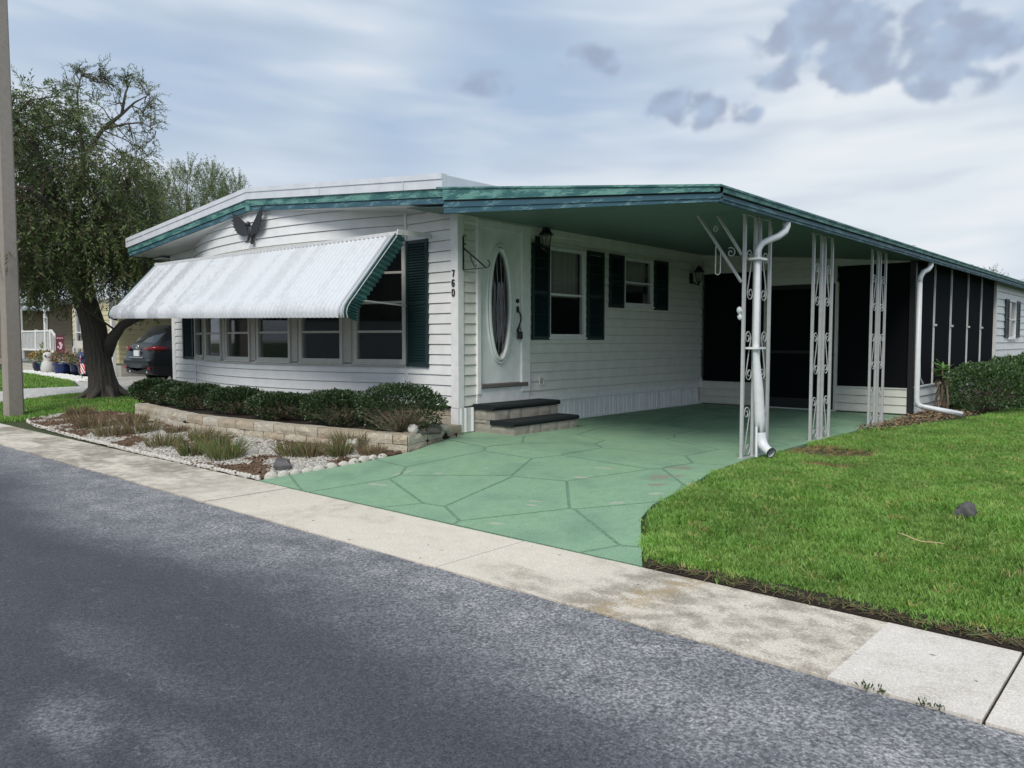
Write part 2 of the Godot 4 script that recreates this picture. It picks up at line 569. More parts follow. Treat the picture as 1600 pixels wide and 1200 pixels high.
# ------------------------------------------------------------------ ground, road, sidewalk, driveway
func uvq(st: SurfaceTool, p: Vector3, o: Vector2, size: Vector2) -> void:
	st.set_uv(Vector2((p.x - o.x) / size.x, (p.z - o.y) / size.y))
	st.set_uv2(Vector2(p.x, p.z) / 1.9)
	st.add_vertex(p)

func flat_poly(st: SurfaceTool, poly: PackedVector2Array, lift: float, drop: float, o: Vector2, size: Vector2, flat_y = null) -> void:
	# (x, z) polygon laid on the sloping ground; sides go down by drop
	var parts := []
	if flat_y == null:
		var kink := -6.62
		for half in [PackedVector2Array([Vector2(-60, kink), Vector2(60, kink), Vector2(60, 60), Vector2(-60, 60)]), PackedVector2Array([Vector2(-60, -90), Vector2(60, -90), Vector2(60, kink), Vector2(-60, kink)])]:
			parts.append_array(Geometry2D.intersect_polygons(poly, half))
	else:
		parts.append(poly)
	for q in parts:
		var idx := Geometry2D.triangulate_polygon(q)
		for i in range(0, idx.size(), 3):
			var P := []
			for k in 3:
				var p: Vector2 = q[idx[i + k]]
				P.append(Vector3(p.x, (ground_y(p.y) if flat_y == null else flat_y) + lift, p.y))
			if (P[1] - P[0]).cross(P[2] - P[0]).y < 0:
				var t = P[1]; P[1] = P[2]; P[2] = t
			uvq(st, P[0], o, size); uvq(st, P[2], o, size); uvq(st, P[1], o, size)
	if drop <= 0.0: return
	var cw := Geometry2D.is_polygon_clockwise(poly)
	for i in poly.size():
		var p := poly[i]
		var r := poly[(i + 1) % poly.size()]
		var a := Vector3(p.x, (ground_y(p.y) if flat_y == null else flat_y) + lift, p.y)
		var b := Vector3(r.x, (ground_y(r.y) if flat_y == null else flat_y) + lift, r.y)
		if cw:
			var t := a; a = b; b = t
		var dn := Vector3(0, -drop, 0)
		uvq(st, a, o, size); uvq(st, b + dn, o, size); uvq(st, b, o, size)
		uvq(st, a, o, size); uvq(st, a + dn, o, size); uvq(st, b + dn, o, size)

func speckle(key: String, lo: float, hi: float, seed_: int, size := 512) -> ImageTexture:
	var r := RandomNumberGenerator.new(); r.seed = seed_
	var b := noise_bytes(seed_, 0.3, size, size, 2)
	return color_tex(key, size, size, func(d: PackedByteArray, w: int, h: int):
		for i in w * h:
			var t := lo + (hi - lo) * clampf(0.55 * r.randf() + 0.6 * (b[i] / 255.0 - 0.2), 0.0, 1.0)
			if r.randf() < 0.012: t = minf(1.0, t + 0.22)
			var v := int(255 * t)
			d[i * 3] = v; d[i * 3 + 1] = v; d[i * 3 + 2] = v)

func paved(key: String, t: Texture2D, detail: Texture2D, rough: float) -> StandardMaterial3D:
	var m := StandardMaterial3D.new()
	m.albedo_texture = t
	m.roughness = rough
	m.detail_enabled = true
	m.detail_albedo = detail
	m.detail_blend_mode = BaseMaterial3D.BLEND_MODE_MUL
	m.detail_uv_layer = BaseMaterial3D.DETAIL_UV_2
	mats[key] = m
	return m

func put(d: PackedByteArray, i: int, c: Vector3, k: float) -> void:
	# mixes an sRGB colour (0..255) into pixel i
	d[i * 3] = int(clampf(lerpf(d[i * 3], c.x, k), 0, 255))
	d[i * 3 + 1] = int(clampf(lerpf(d[i * 3 + 1], c.y, k), 0, 255))
	d[i * 3 + 2] = int(clampf(lerpf(d[i * 3 + 2], c.z, k), 0, 255))

func ground_and_road() -> void:
	var st := S()
	var prof := [[420.0, -0.08], [-4.20, -0.08], [-4.21, -0.018], [-6.62, 0.2], [-420.0, 0.2]]
	for i in prof.size() - 1:
		quad(st, Vector3(-420, prof[i][1], prof[i][0]), Vector3(420, prof[i][1], prof[i][0]), Vector3(420, prof[i + 1][1], prof[i + 1][0]), Vector3(-420, prof[i + 1][1], prof[i + 1][0]))
	structure("ground", st, mats.ground)
	# asphalt: sealed dark in the lane, worn to pale aggregate along the edge
	var na := noise_bytes(101, 0.008, 1024, 256, 5)
	var nb := noise_bytes(102, 0.05, 1024, 256, 4)
	var r := RandomNumberGenerator.new(); r.seed = 44
	var asphalt := color_tex("asphalt", 2048, 512, func(d: PackedByteArray, w: int, h: int):
		for j in h:
			var dist := 5.12 * j / h
			for i in w:
				var q := (j / 2) * 1024 + i / 2
				var u := -19.0 + 20.5 * i / w
				var n := na[(j / 2) * 1024 + i / 5] / 255.0 - 0.5
				var n2 := nb[(j / 2) * 1024 + i / 4] / 255.0 - 0.5
				var n3 := nb[q] / 255.0 - 0.5
				var width := 0.75 + 0.30 * clampf((u + 9.0) / 8.0, 0.0, 1.0)
				var worn := 1.0 - smoothstep(width - 0.40, width + 0.50, dist + n * 0.7 + n2 * 0.3)
				worn *= 0.84 + 0.4 * n2 + 0.5 * n3
				var patch := smoothstep(0.02, 0.24, n + 0.35 * n2) * smoothstep(1.5, 2.6, dist) * 0.55
				var k := clampf(maxf(worn, patch), 0.0, 1.0)
				var t := 104.0 + 78.0 * k + (r.randf() - 0.5) * (26.0 + 96.0 * k) + n2 * 8.0
				var o := (j * w + i) * 3
				d[o] = int(clampf(t * lerpf(0.95, 1.0, k), 0, 255)); d[o + 1] = int(clampf(t * lerpf(0.975, 1.0, k), 0, 255)); d[o + 2] = int(clampf(t * lerpf(1.06, 1.01, k), 0, 255))
		for s in 1100:  # hairline cracks where the seal coat has flaked
			var x := r.randf() * w
			var y := (0.20 + 0.8 * r.randf()) * h
			var ang := r.randf() * TAU
			var bright := r.randf_range(0.25, 0.95)
			for k in r.randi_range(3, 13):
				ang += r.randf_range(-0.9, 0.9)
				x += cos(ang); y += sin(ang)
				if x < 0 or x >= w or y < 0 or y >= h: break
				put(d, int(y) * w + int(x), Vector3(165, 168, 175), bright * r.randf()))
	var am := paved("asphalt", asphalt, speckle("asphalt_grain", 0.5, 1.0, 7), 0.82)
	am.metallic_specular = 0.4
	st = S()
	var o2 := Vector2(-19.0, -3.36)
	var sz := Vector2(20.5, 5.12)
	var edge := []
	var x := -24.0
	while x < 6.0:
		edge.append(Vector3(x, 0, -3.347 + rng.randf_range(-0.006, 0.014)))
		x += 0.13
	edge.push_front(Vector3(-260, 0, -3.347)); edge.append(Vector3(160, 0, -3.347))
	for i in edge.size() - 1:
		var a: Vector3 = edge[i]; var b: Vector3 = edge[i + 1]
		var c := Vector3(b.x, 0, 3.7); var e := Vector3(a.x, 0, 3.7)
		var dn := Vector3(0, -0.07, 0)
		for p in [a, b, c, a, c, e, a, a + dn, b + dn, a, b + dn, b]: uvq(st, p, o2, sz)
	structure("road", st, am)
	# sidewalk slabs
	var sa := noise_bytes(111, 0.010, 1024, 64, 5)
	var sb := noise_bytes(112, 0.07, 1024, 64, 4)
	var walk := color_tex("walk", 2048, 128, func(d: PackedByteArray, w: int, h: int):
		for j in h:
			for i in w:
				var q := (j / 2) * 1024 + i / 2
				var u := -15.0 + 16.0 * i / w
				var v := 1.0 * j / h
				var n := sa[q] / 255.0 - 0.5
				var n2 := sb[q] / 255.0 - 0.5
				var old := smoothstep(-5.8, -8.4, u + n * 2.0)                   # grey algae film on the older slabs
				var speck := r.randf()
				var aged := smoothstep(-3.2, -2.3, u + n * 0.8) if u < -1.17 else 0.0   # the old slab before the replaced one
				var c := Vector3(236, 227, 211) if u < -1.17 else Vector3(238, 231, 221)
				c = c.lerp(Vector3(160, 153, 140), clampf(old * (0.5 + 1.3 * n + 1.2 * n2 + 0.5 * (speck - 0.5)), 0.0, 1.0))
				c = c.lerp(Vector3(158, 149, 135), clampf(aged * (0.35 + 0.9 * n + 1.5 * n2 + 0.7 * (speck - 0.5)), 0.0, 0.9))
				c = c.lerp(Vector3(150, 140, 124), clampf(smoothstep(0.08, 0.3, n) * (0.5 + n2 * 2.0) * speck * 0.5, 0.0, 0.5))
				var rust := exp(-pow((u + 2.30 + (v - 0.5) * 0.1 + n2 * 0.15) / 0.09, 2.0))
				c = c.lerp(Vector3(200, 168, 118), clampf(rust * (0.30 + n2 + 0.3 * (speck - 0.5)), 0.0, 0.5))
				c += Vector3.ONE * ((r.randf() - 0.5) * 18.0 + n2 * 12.0)
				var o := (j * w + i) * 3
				d[o] = int(clampf(c.x, 0, 255)); d[o + 1] = int(clampf(c.y, 0, 255)); d[o + 2] = int(clampf(c.z, 0, 255))
		for s in 60:
			var sx := r.randi_range(4, w - 5); var sy := r.randi_range(4, h - 5)
			for k in r.randi_range(1, 6): put(d, (sy + r.randi_range(0, 1)) * w + sx + r.randi_range(0, 2), Vector3(45, 35, 28), 0.7))
	var wm := paved("walk", walk, speckle("walk_grain", 0.78, 1.0, 17), 0.9)
	var sidewalk := node("sidewalk", Vector3(0, 0, -3.8))
	sidewalk.set_meta("kind", "structure")
	var joints := [-60.0, -45.0, -30.0, -24.7, -21.7, -18.7, -15.7, -12.7, -9.7, -6.68, -3.63, -1.17, -0.58, 2.45, 5.5, 40.0]
	for i in joints.size() - 1:
		st = S()
		var gap: float = 0.006
		var back := -4.22
		var a: float = joints[i] + (0.001 if i == 11 else gap); var b: float = joints[i + 1] - (0.001 if i == 10 else gap)
		flat_poly(st, PackedVector2Array([Vector2(a, -3.358), Vector2(b, -3.358), Vector2(b, back), Vector2(a, back)]), 0.0, 0.09, Vector2(-15.0, -4.22), Vector2(16.0, 0.86), 0.003 + 0.002 * (i % 3))
		obj("slab", st, wm, sidewalk)
	st = S()
	bx(st, Vector3(-60, -0.085, -4.215), Vector3(40, -0.008, -3.362))
	obj("joint_filler", st, mats.soil, sidewalk)
	st = S()
	flat_poly(st, PackedVector2Array([Vector2(-2.62, -4.226), Vector2(40, -4.226), Vector2(40, -4.40), Vector2(-2.70, -4.40)]), 0.012, 0.05, Vector2.ZERO, Vector2.ONE)
	structure("soil_edge", st, mats.soil)
	driveway(r)

func driveway(r: RandomNumberGenerator) -> void:
	var outline := PackedVector2Array([Vector2(-7.25, -4.235), Vector2(-7.05, -4.85), Vector2(-6.92, -5.3), Vector2(-6.83, -5.95), Vector2(-7.1, -7.0), Vector2(-7.32, -7.2), Vector2(-7.32, -13.78), Vector2(-3.53, -13.78), Vector2(-3.50, -7.6), Vector2(-3.38, -6.5), Vector2(-3.33, -5.95), Vector2(-3.31, -5.45), Vector2(-3.2, -5.1), Vector2(-2.95, -4.7), Vector2(-2.645, -4.235)])
	var na := noise_bytes(121, 0.012, 512, 1024, 5)
	var nb := noise_bytes(122, 0.06, 512, 1024, 4)
	var o := Vector2(-7.5, -13.9)
	var sz := Vector2(5.0, 10.0)
	var chips := []
	for p in [[-4.07, -4.42, 0.09, 0.028], [-4.15, -4.95, 0.10, 0.022], [-4.22, -5.05, 0.06, 0.02], [-4.35, -5.9, 0.09, 0.03], [-4.40, -6.3, 0.10, 0.03], [-4.28, -5.45, 0.05, 0.02], [-3.45, -5.75, 0.06, 0.04], [-3.6, -5.35, 0.05, 0.04], [-5.95, -4.75, 0.12, 0.035], [-5.75, -5.35, 0.05, 0.03], [-5.45, -5.75, 0.05, 0.02], [-6.1, -5.2, 0.03, 0.1]]:
		chips.append([p, Vector3(196, 196, 178)])
	for p in [[-3.75, -6.65, 0.12, 0.10], [-3.72, -6.25, 0.13, 0.12], [-3.62, -6.0, 0.07, 0.05]]:
		chips.append([p, Vector3(152, 150, 132)])
	var t := color_tex("drive", 1024, 2048, func(d: PackedByteArray, w: int, h: int):
		for j in h:
			var v := o.y + sz.y * j / h
			for i in w:
				var q := (j / 2) * 512 + i / 2
				var n := na[q] / 255.0 - 0.5
				var n2 := nb[q] / 255.0 - 0.5
				var c := Vector3(146, 184, 151)
				c = c.lerp(Vector3(146, 184, 148), smoothstep(0.0, 0.3, n))             # sun-yellowed paint
				c = c.lerp(Vector3(130, 167, 139), smoothstep(0.0, 0.4, -n + 0.5 * n2 + 0.25 * (r.randf() - 0.5)))  # dirt film
				c += Vector3.ONE * ((r.randf() - 0.5) * 20.0 + n2 * 16.0)
				var k := (j * w + i) * 3
				d[k] = int(clampf(c.x, 0, 255)); d[k + 1] = int(clampf(c.y, 0, 255)); d[k + 2] = int(clampf(c.z, 0, 255))
		for e in chips:  # paint flaked off
			var p: Array = e[0]
			var i0 := int((p[0] - p[2] * 1.5 - o.x) / sz.x * w); var i1 := int((p[0] + p[2] * 1.5 - o.x) / sz.x * w)
			var j0 := int((p[1] - p[3] * 3.0 - o.y) / sz.y * h); var j1 := int((p[1] + p[3] * 3.0 - o.y) / sz.y * h)
			for j in range(maxi(j0, 0), mini(j1, h)):
				for i in range(maxi(i0, 0), mini(i1, w)):
					var dx: float = (o.x + sz.x * i / w - p[0]) / p[2]
					var dz: float = (o.y + sz.y * j / h - p[1]) / p[3]
					var q := (j / 2) * 512 + i / 2
					var n2 := nb[q] / 255.0 - 0.5
					put(d, j * w + i, e[1], 0.75 * smoothstep(1.15, 0.6, dx * dx + (dz + dx * 0.6) * (dz + dx * 0.6) + n2 * 2.4)))
	var m := paved("drive", t, speckle("drive_grain", 0.76, 1.0, 27), 0.75)
	pm("drive_joint", lin(0.175, 0.315, 0.205), 0.9, tex.mottle, 0.5)
	var st := S()
	flat_poly(st, outline, 0.004, 0.05, o, sz)
	var base := structure("driveway", st, mats.drive_joint)
	# crazy-paving pattern scored into the slab: each field is a piece
	var seeds := []
	var zz := -14.6
	var row := 0
	while zz < -3.6:
		var xx := -8.2 + (0.55 if row % 2 else 0.0)
		while xx < -1.8:
			seeds.append(Vector2(xx + rng.randf_range(-0.42, 0.42), zz + rng.randf_range(-0.36, 0.36)))
			xx += 1.12
		zz += 0.86
		row += 1
	for s in seeds:
		var cell := [s + Vector2(-3, -3), s + Vector2(3, -3), s + Vector2(3, 3), s + Vector2(-3, 3)]
		for q in seeds:
			if q == s or q.distance_to(s) > 3.5: continue
			var mid: Vector2 = (q + s) * 0.5
			var dir: Vector2 = (q - s).normalized()
			var out := []
			for i in cell.size():
				var a: Vector2 = cell[i]; var b: Vector2 = cell[(i + 1) % cell.size()]
				var da := (a - mid).dot(dir); var db := (b - mid).dot(dir)
				if da <= 0: out.append(a)
				if (da < 0) != (db < 0): out.append(a + (b - a) * (da / (da - db)))
			cell = out
			if cell.size() < 3: break
		if cell.size() < 3: continue
		for inner in Geometry2D.offset_polygon(PackedVector2Array(cell), -0.014):
			for piece in Geometry2D.intersect_polygons(inner, outline):
				if piece.size() < 3: continue
				var area := 0.0
				for i in piece.size(): area += piece[i].cross(piece[(i + 1) % piece.size()])
				if absf(area) < 0.01: continue
				st = S()
				flat_poly(st, piece, 0.0068, 0.002, o, sz)
				obj("flagstone", st, m, base)

# ------------------------------------------------------------------ walls, windows, shutters
const BAY_C := Vector2(-11.425, -15.06)
const BAY_R := 8.44

func bay_at(x: float) -> Vector2:
	return Vector2(x, BAY_C.y + sqrt(BAY_R * BAY_R - (x - BAY_C.x) * (x - BAY_C.x)))

func roof_top(x: float) -> float:
	return 3.83 - 0.0889 * absf(x + 11.37)

func roof_under(x: float) -> float:
	return roof_top(x) - 0.325

func path_point(path: Array, s: float) -> Array:
	var run := 0.0
	for i in path.size() - 1:
		var a: Vector2 = path[i]; var b: Vector2 = path[i + 1]
		var l := a.distance_to(b)
		if s <= run + l + 1e-5 or i == path.size() - 2:
			var u := (b - a) / l
			return [a + u * (s - run), Vector2(-u.y, u.x)]
		run += l
	return []

func siding(parent: Node, path: Array, y0: float, y1: float, openings: Array, m: Material, top = null, course := BOARD) -> void:
	# lapped boards along a path of (x, z) points walked with the outside on the right-hand normal; openings: [s0, s1, y0, y1]
	var marks := [0.0]
	for i in path.size() - 1: marks.append(marks[-1] + path[i].distance_to(path[i + 1]))
	var total: float = marks[-1]
	var k := 0
	while y0 + k * course < y1 - 0.01:
		var ya := y0 + k * course
		var yb := minf(ya + course, y1)
		var cuts := [0.0, total]
		for o in openings:
			if o[2] < yb and o[3] > ya:
				cuts.append(clampf(o[0], 0, total)); cuts.append(clampf(o[1], 0, total))
		cuts.sort()
		var runs := []   # [s0, s1, [[y, y] ...]]
		for i in cuts.size() - 1:
			if cuts[i + 1] - cuts[i] < 0.004: continue
			var mid: float = (cuts[i] + cuts[i + 1]) * 0.5
			var free := [[ya, yb]]
			for o in openings:
				if o[0] < mid and mid < o[1]:
					var next := []
					for f in free:
						if o[2] > f[0] + 0.004: next.append([f[0], minf(f[1], o[2])])
						if o[3] < f[1] - 0.004: next.append([maxf(f[0], o[3]), f[1]])
						if o[3] <= f[0] or o[2] >= f[1]: next = [f]
					free = next
			if runs.size() and runs[-1][2] == free: runs[-1][1] = cuts[i + 1]
			else: runs.append([cuts[i], cuts[i + 1], free])
		for run in runs:
			for f in run[2]:
				board(parent, path, marks, run[0], run[1], f[0], f[1], ya, m, top, course)
		k += 1

func board(parent: Node, path: Array, marks: Array, s0: float, s1: float, y0: float, y1: float, foot: float, m: Material, top, course: float) -> void:
	var ss := [s0]
	for q in marks:
		if q > s0 + 0.01 and q < s1 - 0.01: ss.append(q)
	if top != null and path.size() < 4:
		for i in range(1, 8): ss.append(lerpf(s0, s1, i / 8.0))
		ss.sort()
	ss.append(s1)
	var F := []; var B := []; var K := []; var H := []; var G := []
	var groove := 0.012 if absf(y0 - foot) < 0.001 else 0.0
	var any := false
	for s in ss:
		var pn := path_point(path, s)
		var p: Vector2 = pn[0]; var n: Vector2 = pn[1]
		var yt := y1
		if top != null: yt = clampf(top.call(p.x), y0, y1)
		if yt > y0 + 0.004: any = true
		var lo := 0.019 - 0.016 * (y0 - foot) / course
		var hi := 0.019 - 0.016 * (yt - foot) / course
		var yg := minf(y0 + groove, yt)
		B.append(Vector3(p.x + n.x * lo, yg, p.y + n.y * lo))
		F.append(Vector3(p.x + n.x * hi, yt, p.y + n.y * hi))
		K.append(Vector3(p.x - n.x * 0.014, yg, p.y - n.y * 0.014))
		G.append(Vector3(p.x - n.x * 0.014, y0 - 0.002, p.y - n.y * 0.014))
		H.append(Vector3(p.x - n.x * 0.014, yt, p.y - n.y * 0.014))
	if not any: return
	var st := S()
	var last := ss.size() - 1
	for i in last:
		quad(st, B[i], B[i + 1], F[i + 1], F[i])
		quad(st, K[i], K[i + 1], B[i + 1], B[i])
		quad(st, F[i], F[i + 1], H[i + 1], H[i])
		quad(st, K[i + 1], K[i], H[i], H[i + 1])
		if groove > 0.0: quad(st, G[i], G[i + 1], K[i + 1], K[i])
	quad(st, K[0], B[0], F[0], H[0])
	quad(st, B[last], K[last], H[last], F[last])
	obj("siding_board", st, m, parent)

func lbox(st: SurfaceTool, p: Vector2, u: Vector2, s0: float, s1: float, y0: float, y1: float, d0: float, d1: float) -> void:
	# box along a wall: s along it, d out of it
	var n := Vector2(-u.y, u.x)
	var o := p + u * s0 + n * d0
	block(st, Vector3(o.x, y0, o.y), Vector3(u.x, 0, u.y) * (s1 - s0), Vector3(0, y1 - y0, 0), Vector3(n.x, 0, n.y) * (d1 - d0))

func window(parent: Node, p: Vector2, u: Vector2, w: float, y0: float, y1: float, rails: Array, frame_m: Material, drape := 0, fw := 0.045, deep := 0.06) -> Node3D:
	var n := Vector2(-u.y, u.x)
	var at := p + u * (w * 0.5)
	var win := node("window", Vector3(at.x, y0, at.y), parent)
	var st := S()
	lbox(st, p, u, 0, fw, y0, y1, -deep, 0.03)
	lbox(st, p, u, w - fw, w, y0, y1, -deep, 0.03)
	lbox(st, p, u, fw, w - fw, y1 - fw, y1, -deep, 0.028)
	lbox(st, p, u, fw, w - fw, y0, y0 + fw, -deep, 0.028)
	obj("frame", st, frame_m, win)
	st = S()
	lbox(st, p, u, -0.015, w + 0.015, y0 - 0.028, y0 - 0.001, -0.01, 0.052)
	obj("sill", st, frame_m, win)
	var ys := [y0 + fw]
	for r in rails:
		st = S()
		lbox(st, p, u, fw, w - fw, r - 0.016, r + 0.016, -0.035, 0.018)
		obj("sash_rail", st, frame_m, win)
		ys.append(r)
	ys.append(y1 - fw)
	for i in ys.size() - 1:
		st = S()
		var a := p + u * fw - n * (0.012 + 0.004 * (i % 2)); var b := p + u * (w - fw) - n * (0.012 + 0.004 * (i % 2))
		quad(st, Vector3(a.x, ys[i], a.y), Vector3(b.x, ys[i], b.y), Vector3(b.x, ys[i + 1], b.y), Vector3(a.x, ys[i + 1], a.y))
		obj("pane", st, mats.glass, win)
	if drape > 0:
		# gathered curtain hanging inside
		st = S(true)
		var cols := int(w / 0.018)
		var yb: float = y0 + 0.02 if drape == 1 else rails[0] - 0.03
		for i in cols:
			var e := []
			for k in 2:
				var s := w * (i + k) / cols
				var dd := -0.12 - 0.022 * sin(s * 42.0 + 2.0 * sin(s * 9.0))
				var q := p + u * s + n * dd
				e.append(q)
			quad(st, Vector3(e[0].x, yb, e[0].y), Vector3(e[1].x, yb, e[1].y), Vector3(e[1].x, y1, e[1].y), Vector3(e[0].x, y1, e[0].y))
		obj("curtain", st, mats.curtain, win)
	return win

func shutter(parent: Node, p: Vector2, u: Vector2, w: float, y0: float, y1: float, m: Material) -> void:
	var n := Vector2(-u.y, u.x)
	var at := p + u * (w * 0.5)
	var sh := node("shutter", Vector3(at.x, y0, at.y), parent)
	var st := S()
	var b := 0.045
	lbox(st, p, u, 0, b, y0, y1, 0.012, 0.045)
	lbox(st, p, u, w - b, w, y0, y1, 0.012, 0.045)
	var mid := (y0 + y1) * 0.5
	for e in [[y0, 0.05], [y1 - 0.05, 0.05], [mid - 0.015, 0.03]]: lbox(st, p, u, b, w - b, e[0], e[0] + e[1], 0.012, 0.040)
	obj("frame", st, m, sh)
	st = S()
	lbox(st, p, u, b, w - b, y0 + 0.04, y1 - 0.04, 0.010, 0.016)
	for part in [[y0 + 0.05, mid - 0.02], [mid + 0.018, y1 - 0.05]]:
		var y: float = part[0]
		while y < part[1] - 0.02:
			var a := p + u * b; var c := p + u * (w - b)
			var o := Vector3(a.x + n.x * 0.038, y, a.y + n.y * 0.038)
			block(st, o, Vector3(c.x - a.x, 0, c.y - a.y), Vector3(-n.x * 0.022, 0.034, -n.y * 0.022), Vector3(n.x, 0.3, n.y).normalized() * 0.006)
			y += 0.036
	var lv := obj("louvres", st, m, sh)
	lv.set_meta("kind", "stuff")

# ------------------------------------------------------------------ the house
func house() -> void:
	var home := thing("mobile_home", "long single-storey white mobile home with teal trim and a bowed front window", "house", Vector3(-11.37, 0.2, -7.2))
	var front_left := [Vector2(FAR_X, WALL_Z), Vector2(-14.5, WALL_Z)]
	var bay := []
	for i in 25: bay.append(bay_at(lerpf(-14.5, -8.35, i / 24.0)))
	var front_right := [Vector2(-8.35, WALL_Z), Vector2(WALL_X, WALL_Z)]
	var under := func(x: float) -> float: return roof_under(x) + 0.01
	siding(home, front_left, SILL_Y, 3.7, [], mats.white, under)
	siding(home, front_right, SILL_Y, 3.7, [], mats.white, under)
	siding(home, bay, SILL_Y, 3.7, [[0.03, 6.5, 1.115, 2.86]], mats.white, under)
	# long side wall under the carport; s runs from the street corner backwards
	var side := [Vector2(WALL_X, WALL_Z), Vector2(WALL_X, SCREEN_Z)]
	siding(home, side, SILL_Y, 3.12, [[0.33, 1.42, 0.5, 3.12], [1.86, 2.77, 1.5, 2.84], [3.86, 4.77, 2.04, 2.84]], mats.cream)
	# plain far walls
	var st := S()
	bx(st, Vector3(FAR_X - 0.05, 0.3, -30), Vector3(FAR_X + 0.02, 3.3, WALL_Z - 0.02))
	bx(st, Vector3(FAR_X + 0.02, 0.3, -30.05), Vector3(-3.6, 3.0, -29.95))
	bx(st, Vector3(WALL_X - 0.12, 0.3, -29.9), Vector3(WALL_X - 0.02, 3.12, SCREEN_Z - 0.1))
	obj("rear_wall", st, mats.white, home)
	# trim
	st = S()
	cbx(st, Vector3(WALL_X - 0.11, 0.555, WALL_Z - 0.09), Vector3(WALL_X + 0.026, 3.14, WALL_Z + 0.026), 0.006)
	obj("corner_trim", st, mats.white_trim, home)
	st = S()
	cbx(st, Vector3(FAR_X - 0.06, 0.5, WALL_Z - 0.05), Vector3(FAR_X + 0.07, 3.13, WALL_Z + 0.026), 0.006)
	obj("corner_trim", st, mats.white_trim, home)
	for x in [-14.5, -8.35]:
		st = S()
		bx(st, Vector3(x - 0.022, SILL_Y - 0.005, WALL_Z - 0.02), Vector3(x + 0.022, roof_under(x), WALL_Z + 0.028))
		obj("joint_trim", st, mats.white_trim, home)
	st = S()
	bx(st, Vector3(WALL_X, 3.0, SCREEN_Z + 0.002), Vector3(WALL_X + 0.03, 3.125, WALL_Z - 0.10))
	obj("frieze_trim", st, mats.cream, home)
	st = S()
	bx(st, Vector3(WALL_X - 0.02, 0.55, SCREEN_Z + 0.01), Vector3(WALL_X + 0.03, SILL_Y + 0.055, -8.66))
	obj("skirt_rail", st, mats.white_trim, home)
	# bay window: six units with mullions between, on one continuous sill
	var a0 := acos((-14.39 - BAY_C.x) / BAY_R)
	var a1 := acos((-8.36 - BAY_C.x) / BAY_R)
	var gap := 0.205 / BAY_R
	var one := (a0 - a1 - 5.0 * gap) / 6.0
	for i in 6:
		var t0 := a0 - i * (one + gap)
		var pa := BAY_C + Vector2(cos(t0), sin(t0)) * (BAY_R + 0.01)
		var pb := BAY_C + Vector2(cos(t0 - one), sin(t0 - one)) * (BAY_R + 0.01)
		window(home, pa, (pb - pa).normalized(), pa.distance_to(pb), 1.135, 2.85, [1.575, 1.985, 2.40], mats.window_frame, 0, 0.05)
		if i < 5:
			var pc := BAY_C + Vector2(cos(t0 - one - gap), sin(t0 - one - gap)) * (BAY_R + 0.01)
			st = S()
			lbox(st, pb, (pc - pb).normalized(), 0.002, pb.distance_to(pc) - 0.002, 1.13, 2.86, -0.06, 0.008)
			lbox(st, pb, (pc - pb).normalized(), 0.05, pb.distance_to(pc) - 0.05, 1.13, 2.86, 0.008, 0.02)
			obj("mullion", st, mats.mullion, home)
	st = S()
	for i in 24:
		var pa: Vector2 = bay[i]; var pb: Vector2 = bay[i + 1]
		lbox(st, pa, (pb - pa).normalized(), 0, pa.distance_to(pb) + 0.002, 1.078, 1.106, -0.05, 0.035)
		lbox(st, pa, (pb - pa).normalized(), 0, pa.distance_to(pb) + 0.002, 2.86, 2.90, -0.05, 0.03)
	obj("bay_sill", st, mats.window_frame, home)
	# shutters
	shutter(home, Vector2(-8.325, WALL_Z), Vector2(1, 0), 0.44, 1.09, 2.82, mats.shutter)
	shutter(home, Vector2(-14.97, WALL_Z), Vector2(1, 0), 0.42, 1.09, 2.82, mats.shutter)
	var dn := Vector2(0, -1)
	shutter(home, Vector2(WALL_X, -8.67), dn, 0.40, 1.46, 2.86, mats.shutter)
	shutter(home, Vector2(WALL_X, -10.02), dn, 0.45, 1.46, 2.86, mats.shutter)
	shutter(home, Vector2(WALL_X, -10.63), dn, 0.42, 1.99, 2.86, mats.shutter)
	shutter(home, Vector2(WALL_X, -12.02), dn, 0.45, 1.99, 2.86, mats.shutter)
	window(home, Vector2(WALL_X, -9.06), dn, 0.92, 1.5, 2.84, [2.14], mats.white_trim, 2)
	window(home, Vector2(WALL_X, -11.06), dn, 0.92, 2.04, 2.84, [2.43], mats.white_trim, 2)
	# inside: dim rooms seen through the glass
	st = S()
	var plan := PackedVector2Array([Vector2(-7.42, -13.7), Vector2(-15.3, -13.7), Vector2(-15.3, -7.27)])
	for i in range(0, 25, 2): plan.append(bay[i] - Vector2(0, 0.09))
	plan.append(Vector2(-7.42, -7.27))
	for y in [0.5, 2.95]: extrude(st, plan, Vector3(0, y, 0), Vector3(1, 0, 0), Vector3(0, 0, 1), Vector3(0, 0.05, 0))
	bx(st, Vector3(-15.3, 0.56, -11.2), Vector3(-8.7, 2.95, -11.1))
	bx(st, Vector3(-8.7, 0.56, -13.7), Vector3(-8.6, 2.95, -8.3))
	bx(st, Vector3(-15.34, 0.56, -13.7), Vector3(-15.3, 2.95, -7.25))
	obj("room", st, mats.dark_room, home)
	door(home)
	# foundation
	st = S()
	bx(st, Vector3(FAR_X + 0.03, 0.1, -29.9), Vector3(WALL_X - 0.06, 0.56, WALL_Z - 0.12))
	var foot := PackedVector2Array()
	for i in range(24, -1, -2): foot.append(bay[i] - Vector2(0, 0.12))
	extrude(st, foot, Vector3(0, 0.1, 0), Vector3(1, 0, 0), Vector3(0, 0, 1), Vector3(0, 0.46, 0))
	obj("foundation", st, mats.grey_stone, home)
